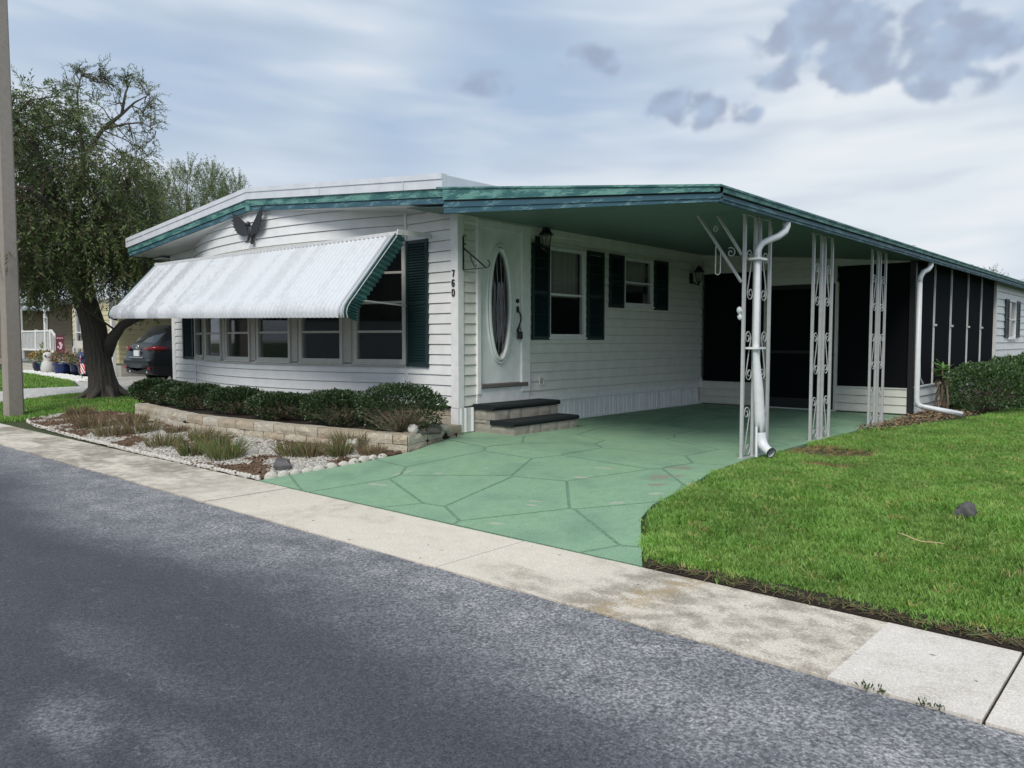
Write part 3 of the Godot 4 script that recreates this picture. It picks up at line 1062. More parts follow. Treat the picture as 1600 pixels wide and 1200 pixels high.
	for row in 3:
		for k in 3:
			st = S()
			var xa := -8.55 + k * 0.4 + (0.2 if row % 2 else 0.0)
			cbx(st, Vector3(xa, 0.2 + row * 0.118, WALL_Z - 0.13), Vector3(minf(xa + 0.39, WALL_X - 0.04), 0.312 + row * 0.118, WALL_Z - 0.055 + 0.008 * ((k + row) % 2)), 0.008)
			obj("foundation_block", st, [mats.stone_a, mats.stone_b][(k + row) % 2], home)
	# ribbed metal skirting panels below the side wall
	var z := -8.82
	while z > SCREEN_Z + 0.1:
		var z2 := maxf(z - 0.41, SCREEN_Z + 0.02)
		ribbed(home, "skirting_panel", z, z2, 0.235, 0.55, WALL_X - 0.03)
		z = z2
	ribbed(home, "skirting_panel", WALL_Z + 0.02, WALL_Z - 0.255, 0.235, 0.56, WALL_X + 0.028)
	st = S()
	bx(st, Vector3(WALL_X - 0.12, 0.235, WALL_Z - 0.25), Vector3(WALL_X + 0.024, 0.554, WALL_Z + 0.02))
	obj("skirting_corner", st, mats.white_trim, home)
	st = S()
	bx(st, Vector3(WALL_X - 0.03, 0.225, SCREEN_Z + 0.02), Vector3(WALL_X + 0.012, 0.25, -8.8))
	obj("skirt_track", st, mats.white_trim, home)
	st = S()
	bx(st, Vector3(WALL_X - 0.05, 0.222, SCREEN_Z - 0.02), Vector3(WALL_X + 0.032, 0.72, SCREEN_Z + 0.022))
	obj("corner_bead", st, mats.cream, home)
	roof(home)

func ribbed(parent: Node, called: String, za: float, zb: float, y0: float, y1: float, x: float) -> void:
	var st := S()
	var n := int(absf(zb - za) / 0.02)
	for i in n:
		var p := []
		for k in 2:
			var s := float(i + k) / n
			var wave: float = [0.0, 0.0, 0.012, 0.012][(i + k) % 4] if (i + k) % 12 < 8 else 0.0
			if i + k >= n - 1: wave = 0.018
			p.append(Vector3(x + wave, 0, lerpf(za, zb, s)))
		quad(st, p[0] + Vector3(0, y0, 0), p[1] + Vector3(0, y0, 0), p[1] + Vector3(0, y1, 0), p[0] + Vector3(0, y1, 0))
	obj(called, st, mats.white, parent)

func door(home: Node) -> void:
	var z0 := -7.60
	var z1 := -8.43
	var y0 := 0.86
	var y1 := 2.95
	var x := WALL_X + 0.005
	var st := S()
	# casing
	for e in [[-7.525, z0 + 0.003, 0.72, 3.07], [z1 - 0.003, -8.62, 0.72, 3.07]]:
		cbx(st, Vector3(WALL_X - 0.08, e[2], e[1]), Vector3(WALL_X + 0.045, e[3], e[0]), 0.006)
	cbx(st, Vector3(WALL_X - 0.08, y1 + 0.003, z1), Vector3(WALL_X + 0.043, 3.07, z0), 0.006)
	cbx(st, Vector3(WALL_X - 0.08, SILL_Y, -8.618), Vector3(WALL_X + 0.03, 0.80, -7.527), 0.005)
	obj("door_frame", st, mats.white_trim, home)
	st = S()
	cbx(st, Vector3(WALL_X - 0.08, 0.80, -8.56), Vector3(WALL_X + 0.06, y0 - 0.004, -7.59), 0.008)
	obj("threshold", st, mats.threshold, home)
	var d := node("door", Vector3(x, y0, (z0 + z1) / 2), home)
	# slab with an oval opening
	var c := Vector2(-8.005, 1.95)
	var ra := 0.20
	var rb := 0.75
	var angs := []
	for i in 40: angs.append(TAU * i / 40.0)
	for q in [Vector2(z0, y0), Vector2(z0, y1), Vector2(z1, y0), Vector2(z1, y1)]: angs.append(fposmod((q - c).angle(), TAU))
	angs.sort()
	st = S()
	var E := []; var O := []
	for a in angs:
		var dir := Vector2(cos(a), sin(a))
		var el := 1.0 / sqrt(pow(dir.x / ra, 2) + pow(dir.y / rb, 2))
		var t := 1e9
		if dir.x > 1e-6: t = minf(t, (z0 - c.x) / dir.x)
		if dir.x < -1e-6: t = minf(t, (z1 - c.x) / dir.x)
		if dir.y > 1e-6: t = minf(t, (y1 - c.y) / dir.y)
		if dir.y < -1e-6: t = minf(t, (y0 - c.y) / dir.y)
		E.append(Vector3(x, c.y + dir.y * el, c.x + dir.x * el))
		O.append(Vector3(x, c.y + dir.y * t, c.x + dir.x * t))
	var back := Vector3(-0.045, 0, 0)
	for i in angs.size():
		var j := (i + 1) % angs.size()
		quad(st, O[i], E[i], E[j], O[j])
		quad(st, E[i], E[i] + back, E[j] + back, E[j])
		quad(st, E[i] + back, O[i] + back, O[j] + back, E[j] + back)
	obj("panel", st, mats.door_paint, d)
	for k in 2:
		st = S(true)
		var ring := []
		for i in 41:
			var a := TAU * i / 40.0
			ring.append(Vector3(x + 0.008, c.y + sin(a) * (rb + 0.012 + 0.052 * k), c.x + cos(a) * (ra + 0.012 + 0.052 * k)))
		tube(st, ring, 0.03 if k == 0 else 0.018, 8, false)
		obj("oval_trim", st, mats.door_paint, d)
	st = S()
	for i in 40:
		var a := TAU * i / 40.0; var b := TAU * (i + 1) / 40.0
		tri(st, Vector3(x - 0.02, c.y, c.x), Vector3(x - 0.02, c.y + sin(b) * rb, c.x + cos(b) * ra), Vector3(x - 0.02, c.y + sin(a) * rb, c.x + cos(a) * ra))
	obj("oval_glass", st, mats.glass, d)
	st = S()
	for k in 9:
		var line := []
		var ph := k * 1.7
		var z := c.x + lerpf(-0.16, 0.16, k / 8.0)
		for i in 22:
			var y := lerpf(c.y - rb, c.y + rb, i / 21.0)
			var zz := z + 0.05 * sin(y * 4.2 + ph) * cos(y * 1.3 + ph)
			if pow((zz - c.x) / ra, 2) + pow((y - c.y) / rb, 2) < 0.97: line.append(Vector3(x - 0.014, y, zz))
			else:
				if line.size() > 2: tube(st, line, 0.0028, 4)
				line = []
		if line.size() > 2: tube(st, line, 0.0028, 4)
	obj("leading", st, mats.lead, d)
	st = S(true)
	lathe_x(st, Vector3(x, 2.01, -8.375), [[0.032, 0.0], [0.032, 0.012], [0.02, 0.022], [0.0, 0.024]], 12)
	obj("deadbolt", st, mats.bronze, d)
	st = S(true)
	var grip := []
	for i in 13:
		var t := i / 12.0
		grip.append(Vector3(x + 0.012 + 0.055 * sin(PI * t), lerpf(1.88, 1.60, t), -8.375 - 0.012 * sin(TAU * t)))
	tube(st, grip, 0.011, 6)
	blob(st, Vector3(x + 0.01, 1.89, -8.375), Vector3(0.016, 0.05, 0.028), 8, 6)
	blob(st, Vector3(x + 0.01, 1.59, -8.375), Vector3(0.014, 0.035, 0.022), 8, 6)
	obj("handle", st, mats.bronze, d)
	st = S()
	bx(st, Vector3(WALL_X - 0.9, y0, -9.2), Vector3(WALL_X - 0.85, 2.95, -7.3))
	obj("hall_wall", st, mats.dark_room, home)
	var lb := thing("key_lockbox", "small black key lockbox hanging on the front door handle", "lockbox", Vector3(x + 0.045, 1.47, -8.4))
	st = S()
	cbx(st, Vector3(x + 0.012, 1.47, -8.43), Vector3(x + 0.062, 1.575, -8.355), 0.008)
	obj("body", st, mats.black_iron, lb)
	st = S(true)
	var sh := []
	for i in 9:
		var t := PI * i / 8.0
		sh.append(Vector3(x + 0.037, 1.57 + 0.06 * sin(t), -8.392 + 0.024 * cos(t)))
	tube(st, sh, 0.005, 6)
	obj("shackle", st, mats.lead, lb)

func lathe_x(st: SurfaceTool, at: Vector3, prof: Array, sides := 12) -> void:
	# turned about the x axis: [radius, distance along +x]
	for i in prof.size() - 1:
		for k in sides:
			var a := TAU * k / sides
			var b := TAU * (k + 1) / sides
			var p := func(e, t): return at + Vector3(e[1], sin(t) * e[0], -cos(t) * e[0])
			quad(st, p.call(prof[i], b), p.call(prof[i], a), p.call(prof[i + 1], a), p.call(prof[i + 1], b))

func roof(home: Node) -> void:
	var xl := -15.86
	var xr := -6.90
	var xm := -11.37
	var zf := -6.50
	# solid roof from ridge to eaves
	var st := S()
	var prof := PackedVector2Array([Vector2(xl, roof_top(xl)), Vector2(xm, roof_top(xm)), Vector2(xr, roof_top(xr)), Vector2(xr, roof_under(xr) + 0.15), Vector2(xm, roof_under(xm) + 0.004), Vector2(xl, roof_under(xl) + 0.004)])
	extrude(st, prof, Vector3(0, 0, -30.2), Vector3(1, 0, 0), Vector3(0, 1, 0), Vector3(0, 0, 30.2 + zf - 0.09))
	var rf := obj("roof", st, mats.roof_white, home)
	# drip edge, then two teal boards stepped back below it
	var strips := [["drip_edge", 0.012, -0.055, 0.0, mats.roof_white], ["drip_flange", -0.055, -0.165, -0.012, mats.roof_white], ["fascia_board", -0.165, -0.262, -0.035, mats.teal], ["fascia_strip", -0.262, -0.272, -0.06, mats.dark_frame], ["fascia_board", -0.272, -0.34, -0.05, mats.teal_low]]
	for e in strips:
		for half in [[xl, xm], [xm, xr]]:
			var lo: float = half[0]; var hi: float = half[1]
			var p := PackedVector2Array([Vector2(lo, roof_top(lo) + e[2]), Vector2(hi, roof_top(hi) + e[2]), Vector2(hi, roof_top(hi) + e[1]), Vector2(lo, roof_top(lo) + e[1])])
			st = S()
			extrude(st, p, Vector3(0, 0, zf - 0.088), Vector3(1, 0, 0), Vector3(0, 1, 0), Vector3(0, 0, 0.088 + e[3]))
			obj(e[0], st, e[4], rf)
	st = S()
	bx(st, Vector3(xm - 0.06, roof_under(xm) - 0.02, zf - 0.06), Vector3(xm + 0.06, roof_top(xm) - 0.17, zf - 0.03))
	obj("ridge_bracket", st, mats.teal, rf)
	for x in [-15.1, -13.2, -9.4, -7.6]:
		st = S()
		bx(st, Vector3(x, roof_top(x) - 0.162, zf - 0.03), Vector3(x + 0.008, roof_top(x) + 0.014, zf + 0.003))
		obj("edge_seam", st, mats.roof_white, rf)
	# left eave gutter and soffit return
	st = S()
	bx(st, Vector3(xl - 0.02, roof_top(xl) - 0.16, -30.2), Vector3(xl, roof_top(xl) + 0.012, zf))
	obj("eave_trim", st, mats.roof_white, rf)
	st = S()
	bx(st, Vector3(xl + 0.02, roof_top(xl) - 0.34, -30.2), Vector3(xl + 0.05, roof_top(xl) - 0.165, zf - 0.07))
	obj("eave_board", st, mats.teal_low, rf)
	st = S()
	for half in [[xl + 0.05, xm], [xm, -6.95]]:
		var lo: float = half[0]; var hi: float = half[1]
		var y := func(x): return roof_under(x)
		block_quad(st, Vector3(lo, y.call(lo), -8.6), Vector3(hi, y.call(hi), -8.6), Vector3(hi, y.call(hi), zf - 0.08), Vector3(lo, y.call(lo), zf - 0.08), -0.012)
	obj("soffit", st, mats.white_trim, rf)
	st = S()
	bx(st, Vector3(xl + 0.06, 3.06, -30.0), Vector3(FAR_X - 0.05, 3.085, WALL_Z + 0.2))
	obj("eave_soffit", st, mats.white_trim, rf)

func block_quad(st: SurfaceTool, a: Vector3, b: Vector3, c: Vector3, d: Vector3, thick: float) -> void:
	# four corners of an upper face, made into a slab by going down by -thick
	var v := Vector3(0, thick, 0)
	quad(st, d, c, b, a)
	quad(st, a + v, b + v, c + v, d + v)
	for e in [[a, b], [b, c], [c, d], [d, a]]: quad(st, e[0], e[1], e[1] + v, e[0] + v)

# ------------------------------------------------------------------ carport
func carport() -> void:
	var cp := thing("carport", "attached carport with dark green ceiling and teal fascia over the green driveway", "carport", Vector3(-5.2, 0.22, -10.0))
	var zf := -6.52
	var xr := -3.30
	var xi := -6.90
	# tin roof, sloping away from the house
	var st := S()
	var ti := 3.285; var tr := 2.845
	block_quad(st, Vector3(xi - 0.1, ti + 0.01, -30.1), Vector3(xr + 0.01, tr, -30.1), Vector3(xr + 0.01, tr, zf + 0.012), Vector3(xi - 0.1, ti + 0.01, zf + 0.012), -0.02)
	var rf := obj("roof", st, mats.teal, cp)
	# ceiling panels running from wall to eave
	var z := zf - 0.08
	while z > SCREEN_Z:
		var z2 := maxf(z - 0.405, SCREEN_Z - 0.02)
		st = S()
		block_quad(st, Vector3(WALL_X - 0.3, 3.135, z2 + 0.004), Vector3(xr - 0.06, 2.735, z2 + 0.004), Vector3(xr - 0.06, 2.735, z), Vector3(WALL_X - 0.3, 3.135, z), -0.014)
		obj("ceiling_panel", st, mats.ceiling_green, cp)
		z = z2
	st = S()
	block_quad(st, Vector3(xi - 0.05, 3.15, -30.0), Vector3(xr - 0.05, 2.76, -30.0), Vector3(xr - 0.05, 2.76, zf - 0.05), Vector3(xi - 0.05, 3.15, zf - 0.05), -0.008)
	obj("ceiling_backing", st, mats.ceiling_green, cp)
	# front fascia: tapering boards stepped back one under the other
	var front := [["fascia_board", ti, ti - 0.155, tr, tr - 0.062, 0.0, mats.teal], ["fascia_strip", ti - 0.155, ti - 0.175, tr - 0.062, tr - 0.078, -0.035, mats.dark_frame], ["fascia_board", ti - 0.175, ti - 0.31, tr - 0.078, tr - 0.148, -0.02, mats.teal_low], ["fascia_board", ti - 0.215, ti - 0.24, tr - 0.105, tr - 0.12, -0.008, mats.teal_low]]
	for e in front:
		st = S()
		extrude(st, PackedVector2Array([Vector2(xi, e[2]), Vector2(xr, e[4]), Vector2(xr, e[3]), Vector2(xi, e[1])]), Vector3(0, 0, zf - 0.06), Vector3(1, 0, 0), Vector3(0, 1, 0), Vector3(0, 0, 0.06 + e[5]))
		obj(e[0], st, e[6], rf)
	# eave fascia along the lawn side
	for e in [[tr, tr - 0.062, 0.0, mats.teal, "fascia_board"], [tr - 0.062, tr - 0.078, -0.035, mats.dark_frame, "fascia_strip"], [tr - 0.078, tr - 0.148, -0.02, mats.teal_low, "gutter"], [tr - 0.105, tr - 0.12, -0.008, mats.teal_low, "gutter_bead"]]:
		st = S()
		bx(st, Vector3(xr - 0.06, e[1], -30.1), Vector3(xr + e[2], e[0], zf + minf(e[2] + 0.0, -0.002) + 0.002))
		obj(e[4], st, e[3], rf)
	# ornamental iron columns: two scrolled panels side by side
	var labels := ["scrolled white iron carport column at the street corner, with a corner brace", "middle scrolled white iron carport column", "scrolled white iron carport column closest to the screened porch"]
	var first: Node3D = null
	var zs := [-7.92, -9.80, -12.0]
	for i in 3:
		if i == 0:
			first = thing("carport_column", labels[0], "column", Vector3(POST_X, 0.22, zs[0]), "scrolled iron carport columns")
			column(first, zs[0])
		else:
			var c := copy_of(first, Vector3(POST_X, 0.22, zs[i]), labels[i])
			for ch in c.get_children():
				if String(ch.name).begins_with("brace"): c.remove_child(ch); ch.free()
	# brace belongs to the first column
	for ch in []: pass

func column(col: Node3D, zc: float) -> void:
	var y0 := 0.228
	var y1 := 2.74
	for half in [-1, 1]:
		var za: float = zc + half * 0.31
		var zb: float = zc + half * 0.055
		for z in [za, zb]:
			var st := S()
			cbx(st, Vector3(POST_X - 0.016, y0, z - 0.017), Vector3(POST_X + 0.016, y1, z + 0.017), 0.003)
			obj("upright", st, mats.iron_white, col)
		for k in 3:
			var mid: float = [2.13, 1.29, 0.50][k]
			var st := S(true)
			var pts := []
			var w: float = (zb - za) * half * -1.0
			var zm := (za + zb) * 0.5
			var R := 0.072
			# S-scroll with a curl at each end
			for i in 15:
				var t := i / 14.0
				var r := lerpf(0.018, R, t)
				var a := lerpf(-PI * 1.6, PI, t)
				pts.append(Vector2(0.02 + cos(a) * r, 0.19 + sin(a) * r))
			var lower := []
			for i in 15:
				var t := 1.0 - i / 14.0
				var r := lerpf(0.018, R, t)
				var a := lerpf(-PI * 1.6, PI, t)
				lower.append(Vector2(-0.02 - cos(a) * r, -0.19 - sin(a) * r))
			pts.append_array(lower)
			var p3 := []
			for p in pts: p3.append(Vector3(POST_X, mid + p.y, zm + p.x * half))
			tube(st, p3, 0.0065, 5)
			obj("scroll", st, mats.iron_white, col)
	var st2 := S()
	bx(st2, Vector3(POST_X - 0.03, y1, zc - 0.34), Vector3(POST_X + 0.03, y1 + 0.012, zc + 0.34))
	obj("cap_plate", st2, mats.iron_white, col)
	st2 = S()
	bx(st2, Vector3(POST_X - 0.03, 0.222, zc - 0.34), Vector3(POST_X + 0.03, y0 + 0.004, zc + 0.34))
	obj("base_plate", st2, mats.iron_white, col)
	# diagonal brace towards the house, two bars with a curl between
	for e in [[-3.60, 2.05, -4.10, 2.78], [-3.60, 2.33, -3.87, 2.75]]:
		st2 = S()
		tube(st2, [Vector3(e[0], e[1], zc + 0.31), Vector3(e[2], e[3], zc + 0.31)], 0.017, 4)
		obj("brace_bar", st2, mats.iron_white, col)
	for q in [[-3.72, 2.36, 0.055], [-3.90, 2.62, 0.035]]:
		st2 = S(true)
		var sp := []
		for i in 18:
			var t := i / 17.0
			var r := lerpf(0.01, q[2], t)
			var a := t * 8.4
			sp.append(Vector3(q[0] + cos(a) * r, q[1] + sin(a) * r, zc + 0.31))
		tube(st2, sp, 0.006, 5)
		obj("brace_scroll", st2, mats.iron_white, col)

# ------------------------------------------------------------------ screened porch
func screen_room() -> void:
	var sr := thing("screened_porch", "screened porch with black mesh panels on a white siding knee wall behind the carport", "porch", Vector3(-5.4, 0.22, -14.0))
	var u := Vector2(1, 0)
	# front, looking at the street: path walked left to right
	var p := Vector2(WALL_X + 0.03, SCREEN_Z)
	var L := 3.755
	siding(sr, [p, p + u * L], 0.24, 3.12, [[0.0, 1.27, 0.66, 2.73], [1.27, 2.53, 0.1, 2.44], [2.53, L, 0.66, 2.73]], mats.cream, func(x): return 3.10 - 0.098 * (x - WALL_X))
	for e in [[0.02, 1.24, 0.67, 2.72], [2.56, L - 0.02, 0.67, 2.72]]:
		var st := S()
		lbox(st, p, u, e[0], e[1], e[2], e[3], -0.03, -0.02)
		obj("mesh_panel", st, mats.screen, sr)
		st = S()
		lbox(st, p, u, e[0], e[1], e[2] - 0.02, e[2], -0.04, 0.022)
		lbox(st, p, u, e[0], e[1], e[3], e[3] + 0.015, -0.04, 0.02)
		obj("panel_frame", st, mats.cream, sr)
	var dr := node("screen_door", Vector3(-5.44, 0.24, SCREEN_Z), sr)
	var st := S()
	lbox(st, p, u, 1.31, 2.49, 0.26, 2.42, -0.02, -0.01)
	obj("mesh_panel", st, mats.screen, dr)
	st = S()
	for e in [[1.29, 1.35, 0.25, 2.43], [2.45, 2.51, 0.25, 2.43], [1.35, 2.45, 0.25, 0.42], [1.35, 2.45, 2.36, 2.43], [1.35, 2.45, 1.22, 1.27]]:
		lbox(st, p, u, e[0], e[1], e[2], e[3], -0.03, 0.008)
	obj("door_frame", st, mats.dark_frame, dr)
	st = S()
	lbox(st, p, u, 1.24, 1.288, 0.24, 2.45, -0.04, 0.024)
	lbox(st, p, u, 2.512, 2.56, 0.24, 2.45, -0.04, 0.024)
	obj("jamb", st, mats.cream, sr)
	st = S()
	lbox(st, p, u, 1.25, 2.55, 0.222, 0.248, -0.05, 0.06)
	obj("doorstep", st, mats.alu, sr)
	# side facing the lawn: path walked from the street corner backwards
	var q := Vector2(-3.55, SCREEN_Z + 0.02)
	var d := Vector2(0, -1)
	siding(sr, [q, q + d * 6.4], 0.24, 0.68, [], mats.white)
	st = S()
	cbx(st, Vector3(-3.62, 0.23, SCREEN_Z - 0.05), Vector3(-3.53, 2.76, SCREEN_Z + 0.032), 0.004)
	obj("corner_post", st, mats.dark_frame, sr)
	var bars := [0.06, 1.25, 2.43, 3.78, 5.01, 6.36]
	for i in 5:
		st = S()
		lbox(st, q, d, bars[i] + 0.012, bars[i + 1] - 0.012, 0.70, 2.76, -0.03, -0.012 - 0.002 * (i % 2))
		obj("mesh_panel", st, mats.screen_side, sr)
		if i > 0:
			st = S()
			lbox(st, q, d, bars[i] - 0.010, bars[i] + 0.010, 0.70, 2.77, -0.04, 0.014)
			obj("screen_bar", st, mats.alu, sr)
			st = S()
			lbox(st, q, d, bars[i] - 0.04, bars[i] + 0.04, 1.70, 1.735, 0.0145, 0.045)
			obj("screen_clip", st, mats.alu, sr)
	st = S()
	lbox(st, q, d, 0.02, 6.4, 0.68, 0.70, -0.04, 0.03)
	obj("knee_cap", st, mats.white_trim, sr)
	st = S()
	tube(st, [Vector3(-3.5, 1.75, -13.93), Vector3(-3.49, 0.85, -14.0), Vector3(-3.47, 0.74, -14.12)], 0.014, 5)
	obj("prop_rod", st, mats.alu, sr)
	# inside is dark: floor and back wall
	st = S()
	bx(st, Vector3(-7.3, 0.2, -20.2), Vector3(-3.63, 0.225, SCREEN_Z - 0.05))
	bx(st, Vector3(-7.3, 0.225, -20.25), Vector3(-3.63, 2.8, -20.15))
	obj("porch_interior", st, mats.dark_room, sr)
	# rear addition beyond the screens
	var ra := thing("rear_room", "white siding room with a small shuttered window beyond the screened porch", "house", Vector3(-3.55, 0.22, -25.0))
	siding(ra, [Vector2(-3.55, -20.22), Vector2(-3.55, -30.0)], 0.24, 2.76, [[1.46, 2.5, 1.5, 2.42]], mats.white, null, 0.165)
	st = S()
	cbx(st, Vector3(-3.60, 0.24, -20.28), Vector3(-3.515, 2.76, -20.18), 0.004)
	obj("corner_trim", st, mats.cream, ra)
	window(ra, Vector2(-3.55, -21.70), Vector2(0, -1), 1.0, 1.5, 2.42, [1.95], mats.white_trim, 1)
	shutter(ra, Vector2(-3.55, -21.28), Vector2(0, -1), 0.42, 1.52, 2.42, mats.shutter)
	shutter(ra, Vector2(-3.55, -22.72), Vector2(0, -1), 0.42, 1.52, 2.42, mats.shutter)
	st = S()
	bx(st, Vector3(-3.75, 0.3, -30.0), Vector3(-3.70, 2.7, -20.3))
	obj("room_lining", st, mats.dark_room, ra)

# ------------------------------------------------------------------ awning over the bay
func awning() -> void:
	var aw := thing("window_awning", "large white ribbed metal awning with green ends over the bowed front window", "awning", Vector3(-11.3, 1.8, -6.2))
	var xl := -14.82
	var xr := -7.82
	var zt := -6.60
	var prof := []   # t -> (z, y) from wall rail to lip, on the right-hand end; the far end sits a little higher at the lip
	var slope := [[-6.60, 2.81], [-5.90, 1.985], [-5.845, 1.925], [-5.80, 1.855], [-5.785, 1.79], [-5.80, 1.725]]
	for e in slope: prof.append(Vector2(e[0], e[1]))
	var at := func(x: float, i: int, lift: float) -> Vector3:
		var k := (xr - x) / (xr - xl)
		var t := clampf(float(i) / 2.0, 0.0, 1.0)
		var p: Vector2 = prof[i]
		var nn := Vector2(0.76, 0.65) if i < 2 else Vector2(0.95, 0.3)
		p += nn * lift
		return Vector3(x - 0.10 * k * t, p.y + 0.12 * k * t + 0.04 * k * (1.0 - t), p.x)
	var st := S(true)
	var n := 292
	for c in n:
		var xs := [lerpf(xl, xr, float(c) / n), lerpf(xl, xr, float(c + 1) / n)]
		var lf := []
		for k in 2: lf.append([0.0, 0.011, 0.022, 0.011][(c + k) % 4])
		for i in prof.size() - 1:
			var vv := [[0.0, 0.72, 0.78, 0.86, 0.93, 1.0][i], [0.0, 0.72, 0.78, 0.86, 0.93, 1.0][i + 1]]
			for q in [[0, 1], [1, 0], [1, 1], [0, 1], [0, 0], [1, 0]]:
				st.set_uv(Vector2(float(c + q[0]) / n, vv[q[1]]))
				st.add_vertex(at.call(xs[q[0]], i + q[1], lf[q[0]]))
	obj("ribbed_panel", st, mats.awning_white, aw)
	st = S()
	block(st, Vector3(xl, 2.845, zt - 0.05), Vector3(xr + 0.03 - xl, -0.04, 0), Vector3(0, 0.045, 0), Vector3(0, 0, 0.075))
	obj("wall_rail", st, mats.alu, aw)
	for side in [0, 1]:
		var x: float = xr if side else xl
		var sg := 1.0 if side else -1.0
		# green edge ribs lying on the panel
		for b in 3:
			st = S(true)
			var pts := []
			for i in prof.size(): pts.append(at.call(x - sg * (0.02 + 0.06 * b), i, 0.018))
			tube(st, pts, 0.016, 6)
			obj("edge_rib", st, mats.awning_white if b > 0 else mats.teal_awning, aw)
		# pleated green end, hanging under the slope
		var steps := 46
		for i in steps:
			pass
		st = S()
		var line := []
		for i in prof.size() - 1:
			var m := 30 if i == 0 else 4
			for k in m: line.append(at.call(x, i, 0.0).lerp(at.call(x, i + 1, 0.0), float(k) / m))
		line.append(at.call(x, prof.size() - 1, 0.0))
		for i in line.size() - 1:
			var f := 1.0 - clampf(float(i) / (line.size() - 1), 0, 1)
			var drop := Vector3(0, -0.05, -0.155) * minf(1.0, 0.25 + 2.6 * (1.0 - absf(0.5 - f) * 1.6))
			var o0 := Vector3(sg * (0.006 + 0.018 * (i % 2)), 0, 0)
			var o1 := Vector3(sg * (0.006 + 0.018 * ((i + 1) % 2)), 0, 0)
			var tail0 := 0.85 + 0.15 * (i % 2); var tail1 := 0.85 + 0.15 * ((i + 1) % 2)
			quad(st, line[i] + o0 + drop * tail0, line[i + 1] + o1 + drop * tail1, line[i + 1] + o1, line[i] + o0)
		obj("pleated_end", st, mats.teal_awning, aw)
		# bracket back to the flat wall and strut from the wall to the lip
		st = S()
		var yb: float = 2.86 if side else 2.89
		bx(st, Vector3(minf(x, x - sg * 0.02), yb - 0.045, WALL_Z + 0.02), Vector3(maxf(x, x - sg * 0.02), yb + 0.02, zt))
		obj("rail_return", st, mats.alu, aw)
		st = S()
		tube(st, [Vector3(x - sg * 0.5, 1.93, -7.16), Vector3(x - sg * 0.02, 1.95, -5.99)], 0.012, 5)
		obj("strut", st, mats.alu, aw)

# ------------------------------------------------------------------ small fixtures
func house_details() -> void:
	# lanterns on the side wall
	var la := lantern(Vector3(WALL_X + 0.018, 2.86, -8.80), "black coach lantern on the wall between front door and first window")
	copy_of(la, Vector3(WALL_X + 0.018, 2.62, -13.33), "black coach lantern on the wall beside the screened porch")
	# hanging-basket bracket
	var br := thing("plant_bracket", "black scrolled iron plant hanger at the corner beside the front door", "bracket", Vector3(WALL_X + 0.03, 2.38, -7.27))
	var st := S()
	var x := WALL_X + 0.035
	tube(st, [Vector3(x, 2.37, -7.27), Vector3(x, 2.80, -7.27)], 0.012, 5)
	obj("wall_bar", st, mats.black_iron, br)
	st = S()
	tube(st, [Vector3(x, 2.375, -7.27), Vector3(x + 0.42, 2.375, -7.27)], 0.005, 4)
	tube(st, [Vector3(x, 2.66, -7.27), Vector3(x + 0.40, 2.385, -7.27)], 0.010, 5)
	obj("arm", st, mats.black_iron, br)
	st = S(true)
	for e in [[x + 0.43, 2.425, 0.045, -1.57, 3.1], [x + 0.022, 2.80, 0.022, 3.14, -3.6], [x + 0.022, 2.69, 0.022, 3.14, -3.0]]:
		var pts := []
		for i in 10:
			var a: float = e[3] + e[4] * i / 9.0
			pts.append(Vector3(e[0] + cos(a) * e[2], e[1] + sin(a) * e[2], -7.27))
		tube(st, pts, 0.0075, 5)
	tube(st, [Vector3(x + 0.13, 2.55, -7.27), Vector3(x + 0.145, 2.5, -7.27), Vector3(x + 0.2, 2.41, -7.27), Vector3(x + 0.23, 2.4, -7.27), Vector3(x + 0.235, 2.43, -7.27)], 0.007, 5)
	obj("scroll", st, mats.black_iron, br)
	# house number
	var hn := thing("house_number", "black house number 760 fixed upright on the white corner trim", "house number", Vector3(-7.392, 2.0, WALL_Z + 0.027))
	var strokes := [[Vector2(-0.5, 0.95), Vector2(0.5, 0.95), Vector2(0.02, -0.95)], [], [Vector2(-0.5, 0.5), Vector2(-0.25, 0.95), Vector2(0.25, 0.95), Vector2(0.5, 0.5), Vector2(0.5, -0.5), Vector2(0.25, -0.95), Vector2(-0.25, -0.95), Vector2(-0.5, -0.5), Vector2(-0.5, 0.5)]]
	strokes[1] = [Vector2(0.45, 0.72), Vector2(0.15, 0.97), Vector2(-0.22, 0.92), Vector2(-0.48, 0.5), Vector2(-0.5, -0.45), Vector2(-0.25, -0.93), Vector2(0.25, -0.93), Vector2(0.5, -0.5), Vector2(0.45, -0.12), Vector2(0.2, 0.1), Vector2(-0.2, 0.1), Vector2(-0.47, -0.2)]
	for i in 3:
		st = S()
		var line := []
		for p in strokes[i]: line.append(Vector3(-7.392 + p.x * 0.040, 2.325 - i * 0.125 + p.y * 0.043, WALL_Z + 0.033))
		tube(st, line, 0.0105, 6)
		obj("digit", st, mats.digit_black, hn)
	# small vent on the wall beside the door
	var v := thing("wall_vent", "small square white vent with dark grille low on the side wall", "vent", Vector3(WALL_X + 0.02, 0.78, -8.90))
	st = S()
	for e in [[0.0, 0.014, 0.0, 0.11], [0.096, 0.11, 0.0, 0.11], [0.014, 0.096, 0.0, 0.014], [0.014, 0.096, 0.096, 0.11]]:
		bx(st, Vector3(WALL_X + 0.012, 0.80 + e[2], -8.955 + e[0]), Vector3(WALL_X + 0.032, 0.80 + e[3], -8.955 + e[1]))
	obj("frame", st, mats.white_trim, v)
	st = S()
	for i in 5: bx(st, Vector3(WALL_X + 0.012, 0.816 + i * 0.016, -8.94), Vector3(WALL_X + 0.022, 0.828 + i * 0.016, -8.86))
	obj("grille", st, mats.mullion, v)
	steps()
	eagle()
	downspouts()

